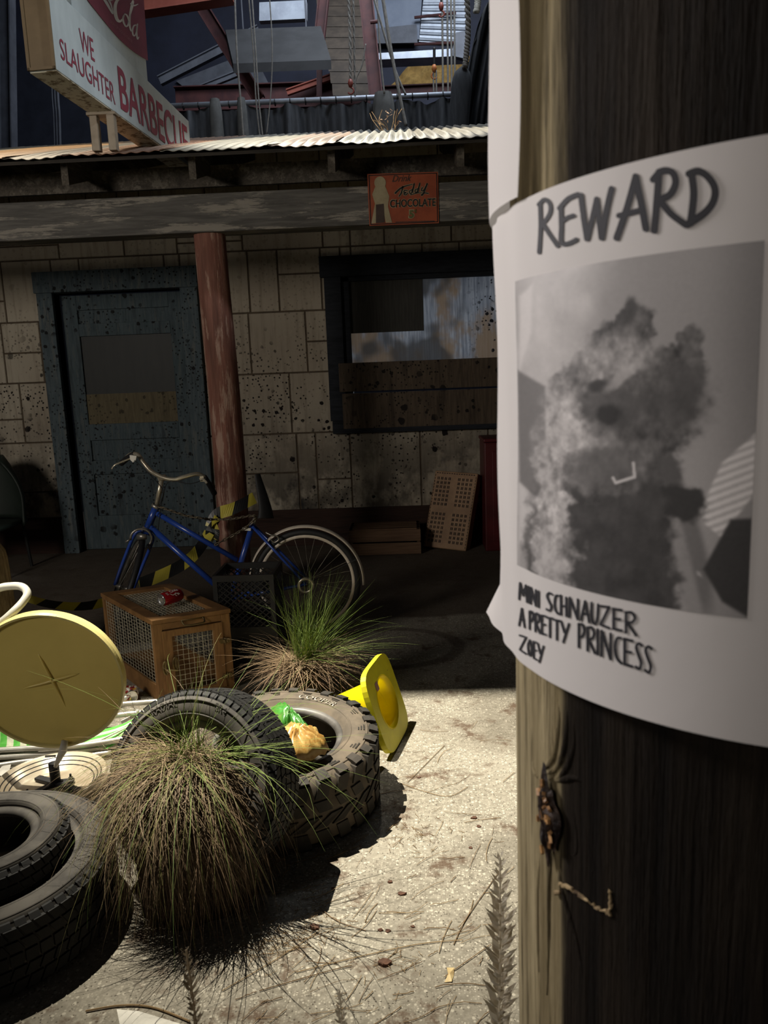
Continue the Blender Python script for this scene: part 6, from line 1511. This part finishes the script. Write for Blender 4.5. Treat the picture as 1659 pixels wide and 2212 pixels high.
# ---- tuft behind the off-road tyre
G1 = at(655, 1425, Y=3.16); G1.z = max(.05, G1.z)
gb = thing('grass_tuft', V((G1.x, G1.y, 0)), 'shaded upright green grass tuft between the bicycle wheel and the off-road tyre', 'grass')
mb = MB(); mb.grid(lambda u, v_: (G1.x+(.10-.05*v_)*math.cos(u*2*PI), G1.y+(.10-.05*v_)*math.sin(u*2*PI), G1.z*v_-.0), 20, 6); mb.build('root_mound', M_SOIL, gb, smooth=True, fixn=False)
mb = MB(); blades(mb, 150, G1, .05, U(-PI, PI), lambda r: r.gauss(1.25, .2), U(.20, .44), .0014, .012, rg, lean=V((.12, 0, 0))); blades(mb, 110, G1, .05, U(-.9, .9), U(.2, 1.1), U(.25, .52), .0013, .035, rg); mb.build('green_blades', M_GGREEN, gb, kind='stuff', fixn=False)
mb = MB(); blades(mb, 420, G1, .09, U(-PI, PI), U(-.1, .7), U(.14, .34), .0012, .09, rg); mb.build('dry_blades', M_GDRY, gb, kind='stuff', fixn=False)
mb = MB(); blades(mb, 220, G1-V((0, 0, .03)), .10, U(-PI, PI), U(-.2, .5), U(.14, .30), .0017, .10, rg); mb.build('dead_blades', M_GDEAD, gb, kind='stuff', fixn=False)
# ---- flowering stems close to the camera
def seedhead(label, tip, bend, mat, hl, wd, n, base_off, blade=True):
    tip = V(tip); foot = V((tip.x+base_off[0], tip.y+base_off[1], 0)); t = thing('seed_head_grass', foot, label, 'grass')
    axis = smooth_path([foot, foot.lerp(tip, .5)+V((bend, 0, 0)), foot.lerp(tip, .8)+V((bend*.7, 0, 0)), tip], 14)
    mb = MB(); mb.tube(axis, .0011, 6); mb.build('stem', mat, t)
    cum = [0]
    for i in range(len(axis)-2, -1, -1): cum.append(cum[-1]+(axis[i+1]-axis[i]).length)
    def pos(s):         # distance back from the tip
        i = max(k for k in range(len(cum)) if cum[k] <= s+1e-9); i = min(i, len(cum)-2); f = (s-cum[i])/(cum[i+1]-cum[i]); a_ = axis[-1-i]; b2 = axis[-2-i]; return a_.lerp(b2, f), (a_-b2).normalized()
    r_ = random.Random(int(hl*1000)+n); mb = MB()
    for i in range(n):
        s = hl*i/n; p, d = pos(s); a = i*2.4+r_.uniform(-.3, .3); u = d.orthogonal().normalized(); v2 = d.cross(u); o = (u*math.cos(a)+v2*math.sin(a)); f = min(1, .35+s/hl*2.0)
        dr = (d*1.0+o*.95).normalized(); L = wd*f*r_.uniform(.8, 1.2); w = dr.cross(o).normalized()*L*.20
        q0 = p+o*.001; vs = [q0, q0+dr*L*.45+w, q0+dr*L, q0+dr*L*.45-w, q0+dr*L*.4+o*L*.14]
        mb.add(vs, [(0, 1, 4), (1, 2, 4), (2, 3, 4), (3, 0, 4), (0, 3, 2, 1)]); 
        if r_.random() < .5: mb.tube([q0+dr*L, q0+dr*L*1.55+o*L*.15], .00022, 3)
    mb.build('husks', mat, t, kind='stuff', fixn=False)
    if blade:
        mb = MB(); blades(mb, 3, foot, .02, U(-PI, PI), U(1.1, 1.4), U(.6, .85), .0014, .01, rg); mb.build('leaf_blade', M_GGREEN, t, fixn=False)
seedhead('tall pale feathery grass head beside the pole in the near foreground', at(1080, 1852, Y=.80), .010, M_SEED, .27, .027, 120, (-.05, -.03))
seedhead('dim brown grass head standing before the big drooping tuft', at(402, 2052, Y=.66), .004, M_SEEDB, .12, .010, 90, (.02, .0), False)
seedhead('short pale grass head cut by the lower picture edge', at(733, 2138, Y=.74), .004, M_SEED, .10, .011, 70, (.0, .0), True)
# ---- straw litter, bark chips, scraps
mb = MB(); rl = random.Random(31)
def straw(x, y, a, L, r):
    c = rl.uniform(-1.2, 1.2); pts = []
    for k in range(7):
        f = (k/6-.5)*L; pts.append(V((x+f*math.cos(a+c*f*3), y+f*math.sin(a+c*f*3), .002+.004*abs(math.sin(k+x*9))*rl.random())))
    mb.tube(pts, r, 4)
for i in range(150):
    px, py = rl.uniform(520, 1100), rl.uniform(1560, 2212); p = at(px, py, Z=0); straw(p.x, p.y, rl.uniform(-.2, 1.4), rl.choice((.03, .05, .08, .12)), rl.uniform(.0005, .0010))
for cx, cy, n in ((900, 1810, 60), (690, 1950, 60), (640, 2010, 90), (860, 2080, 30), (560, 2050, 60), (820, 1760, 40)):
    for i in range(n):
        p = at(rl.gauss(cx, 45), rl.gauss(cy, 22), Z=0); straw(p.x, p.y, rl.uniform(0, 3.1), rl.uniform(.008, .035), rl.uniform(.0004, .0008))
for pts in ([(640, 2100), (760, 2070), (900, 2040), (1000, 2030)], [(560, 2140), (700, 2100), (760, 2085)], [(980, 2040), (1010, 1980), (1080, 1880)], [(480, 2140), (600, 2070), (690, 2010)], [(690, 1960), (730, 1990), (790, 2010)], [(960, 2110), (1010, 2075), (1060, 2040)], [(860, 1690), (960, 1720), (1010, 1700)], [(880, 1690), (930, 1640), (960, 1610)]):
    mb.tube(smooth_path([at(x, y, Z=.003) for x, y in pts], 6), .0011, 5)
solo(mb, 'straw_litter', M_TWIG, 'thin dry straws scattered over the sunlit concrete', 'litter', kind='stuff', fixn=False)
for k, (px, py, s) in enumerate(((830, 2082, .013), (680, 2005, .012), (868, 1932, .009), (842, 1906, .007), (720, 1920, .005), (1024, 1768, .008), (1034, 1786, .006), (1016, 1832, .006), (892, 2002, .005), (822, 2010, .006), (838, 2012, .006), (905, 1680, .005))):
    p = at(px, py, Z=0); r_ = random.Random(k); mb = MB(); n = 7; ring = [V((p.x+s*r_.uniform(.6, 1.1)*math.cos(t)*1.4, p.y+s*r_.uniform(.6, 1.1)*math.sin(t), .0005)) for t in np.linspace(0, 6.28, n+1)[:-1]]
    top = [q_+V((r_.uniform(-.001, .001), r_.uniform(-.001, .001), s*r_.uniform(.3, .6))) for q_ in ring]; mb.add(ring+top, [list(range(n))[::-1], [n+i for i in range(n)]]+[(i, (i+1) % n, n+(i+1) % n, n+i) for i in range(n)])
    solo(mb, 'bark_chip', M_BARK, 'small brown bark chip lying on the sunlit concrete', 'bark chip', 'bark chips on the concrete')
def scrap(poly, z, mat, label, lift=.006):
    mb = MB(); P = [at(x, y, Z=z) for x, y in poly]; c = sum(P, V((0, 0, 0)))/len(P); n = len(P)
    vs = [c+V((0, 0, lift))]+[p+V((0, 0, lift*.4*(i % 2))) for i, p in enumerate(P)]; mb.add(vs, [(0, 1+i, 1+(i+1) % n) for i in range(n)]); o = solo(mb, 'paper_scrap', mat, label, 'paper', fixn=True); md = o.modifiers.new('thickness', 'SOLIDIFY'); md.thickness = .0006
scrap([(252, 2180), (300, 2186), (392, 2212), (380, 2230), (262, 2230)], .001, M_PAPERS, 'torn white paper scrap lying at the lower edge of the ground')
scrap([(8, 1650), (24, 1652), (20, 1668), (4, 1680), (-6, 1668)], .02, M_PAPERS, 'small white paper scrap beside the pedestal foot')
scrap([(965, 2090), (982, 2092), (980, 2108), (976, 2122), (960, 2122), (968, 2106)], .001, simple('dry_leaf', (.55, .43, .22), (.42, .30, .14), scale=40), 'crumpled pale dry leaf on the concrete near the pole')
mb = MB(); mb.tube(smooth_path([at(x, y, Z=.004) for x, y in ((185, 2184), (260, 2172), (330, 2176), (410, 2206))], 6), .0022, 5); solo(mb, 'dry_stalk', M_TWIG, 'long pale dry stalk lying beside the torn paper scrap', 'stalk', fixn=False)
# dried weed growing on the roof
wz = at(838, 275, Y=6.0); wz.z = roofz(6.0)+.02
wt = thing('dried_weed', wz, 'small dried brown weed growing on the corrugated roof', 'weed')
mb = MB(); rw2 = random.Random(8)
for i in range(13):
    a = rw2.uniform(-1.3, 1.3); L = rw2.uniform(.06, .17); p = wz+V((rw2.uniform(-.07, .07), 0, 0)); e = p+V((math.sin(a)*L*.7, rw2.uniform(-.03, .03), math.cos(a)*L)); m_ = p.lerp(e, .5)+V((rw2.uniform(-.02, .02), 0, .01)); mb.tube(smooth_path([p, m_, e], 4), .0022, 4)
mb.build('stems', M_TWIG, wt, fixn=False)
mb = MB()
for i in range(16):
    p = wz+V((rw2.gauss(0, .06), rw2.uniform(-.03, .03), rw2.uniform(.03, .14))); s = rw2.uniform(.008, .018); d = V((rw2.uniform(-1, 1), rw2.uniform(-1, 1), rw2.uniform(-.5, 1))).normalized(); e = d.orthogonal().normalized(); mb.add([p, p+d*s+e*s*.4, p+d*s*2, p+d*s-e*s*.4], [(0, 1, 2, 3)])
mb.build('dry_leaves', M_GDEAD, wt, fixn=False)
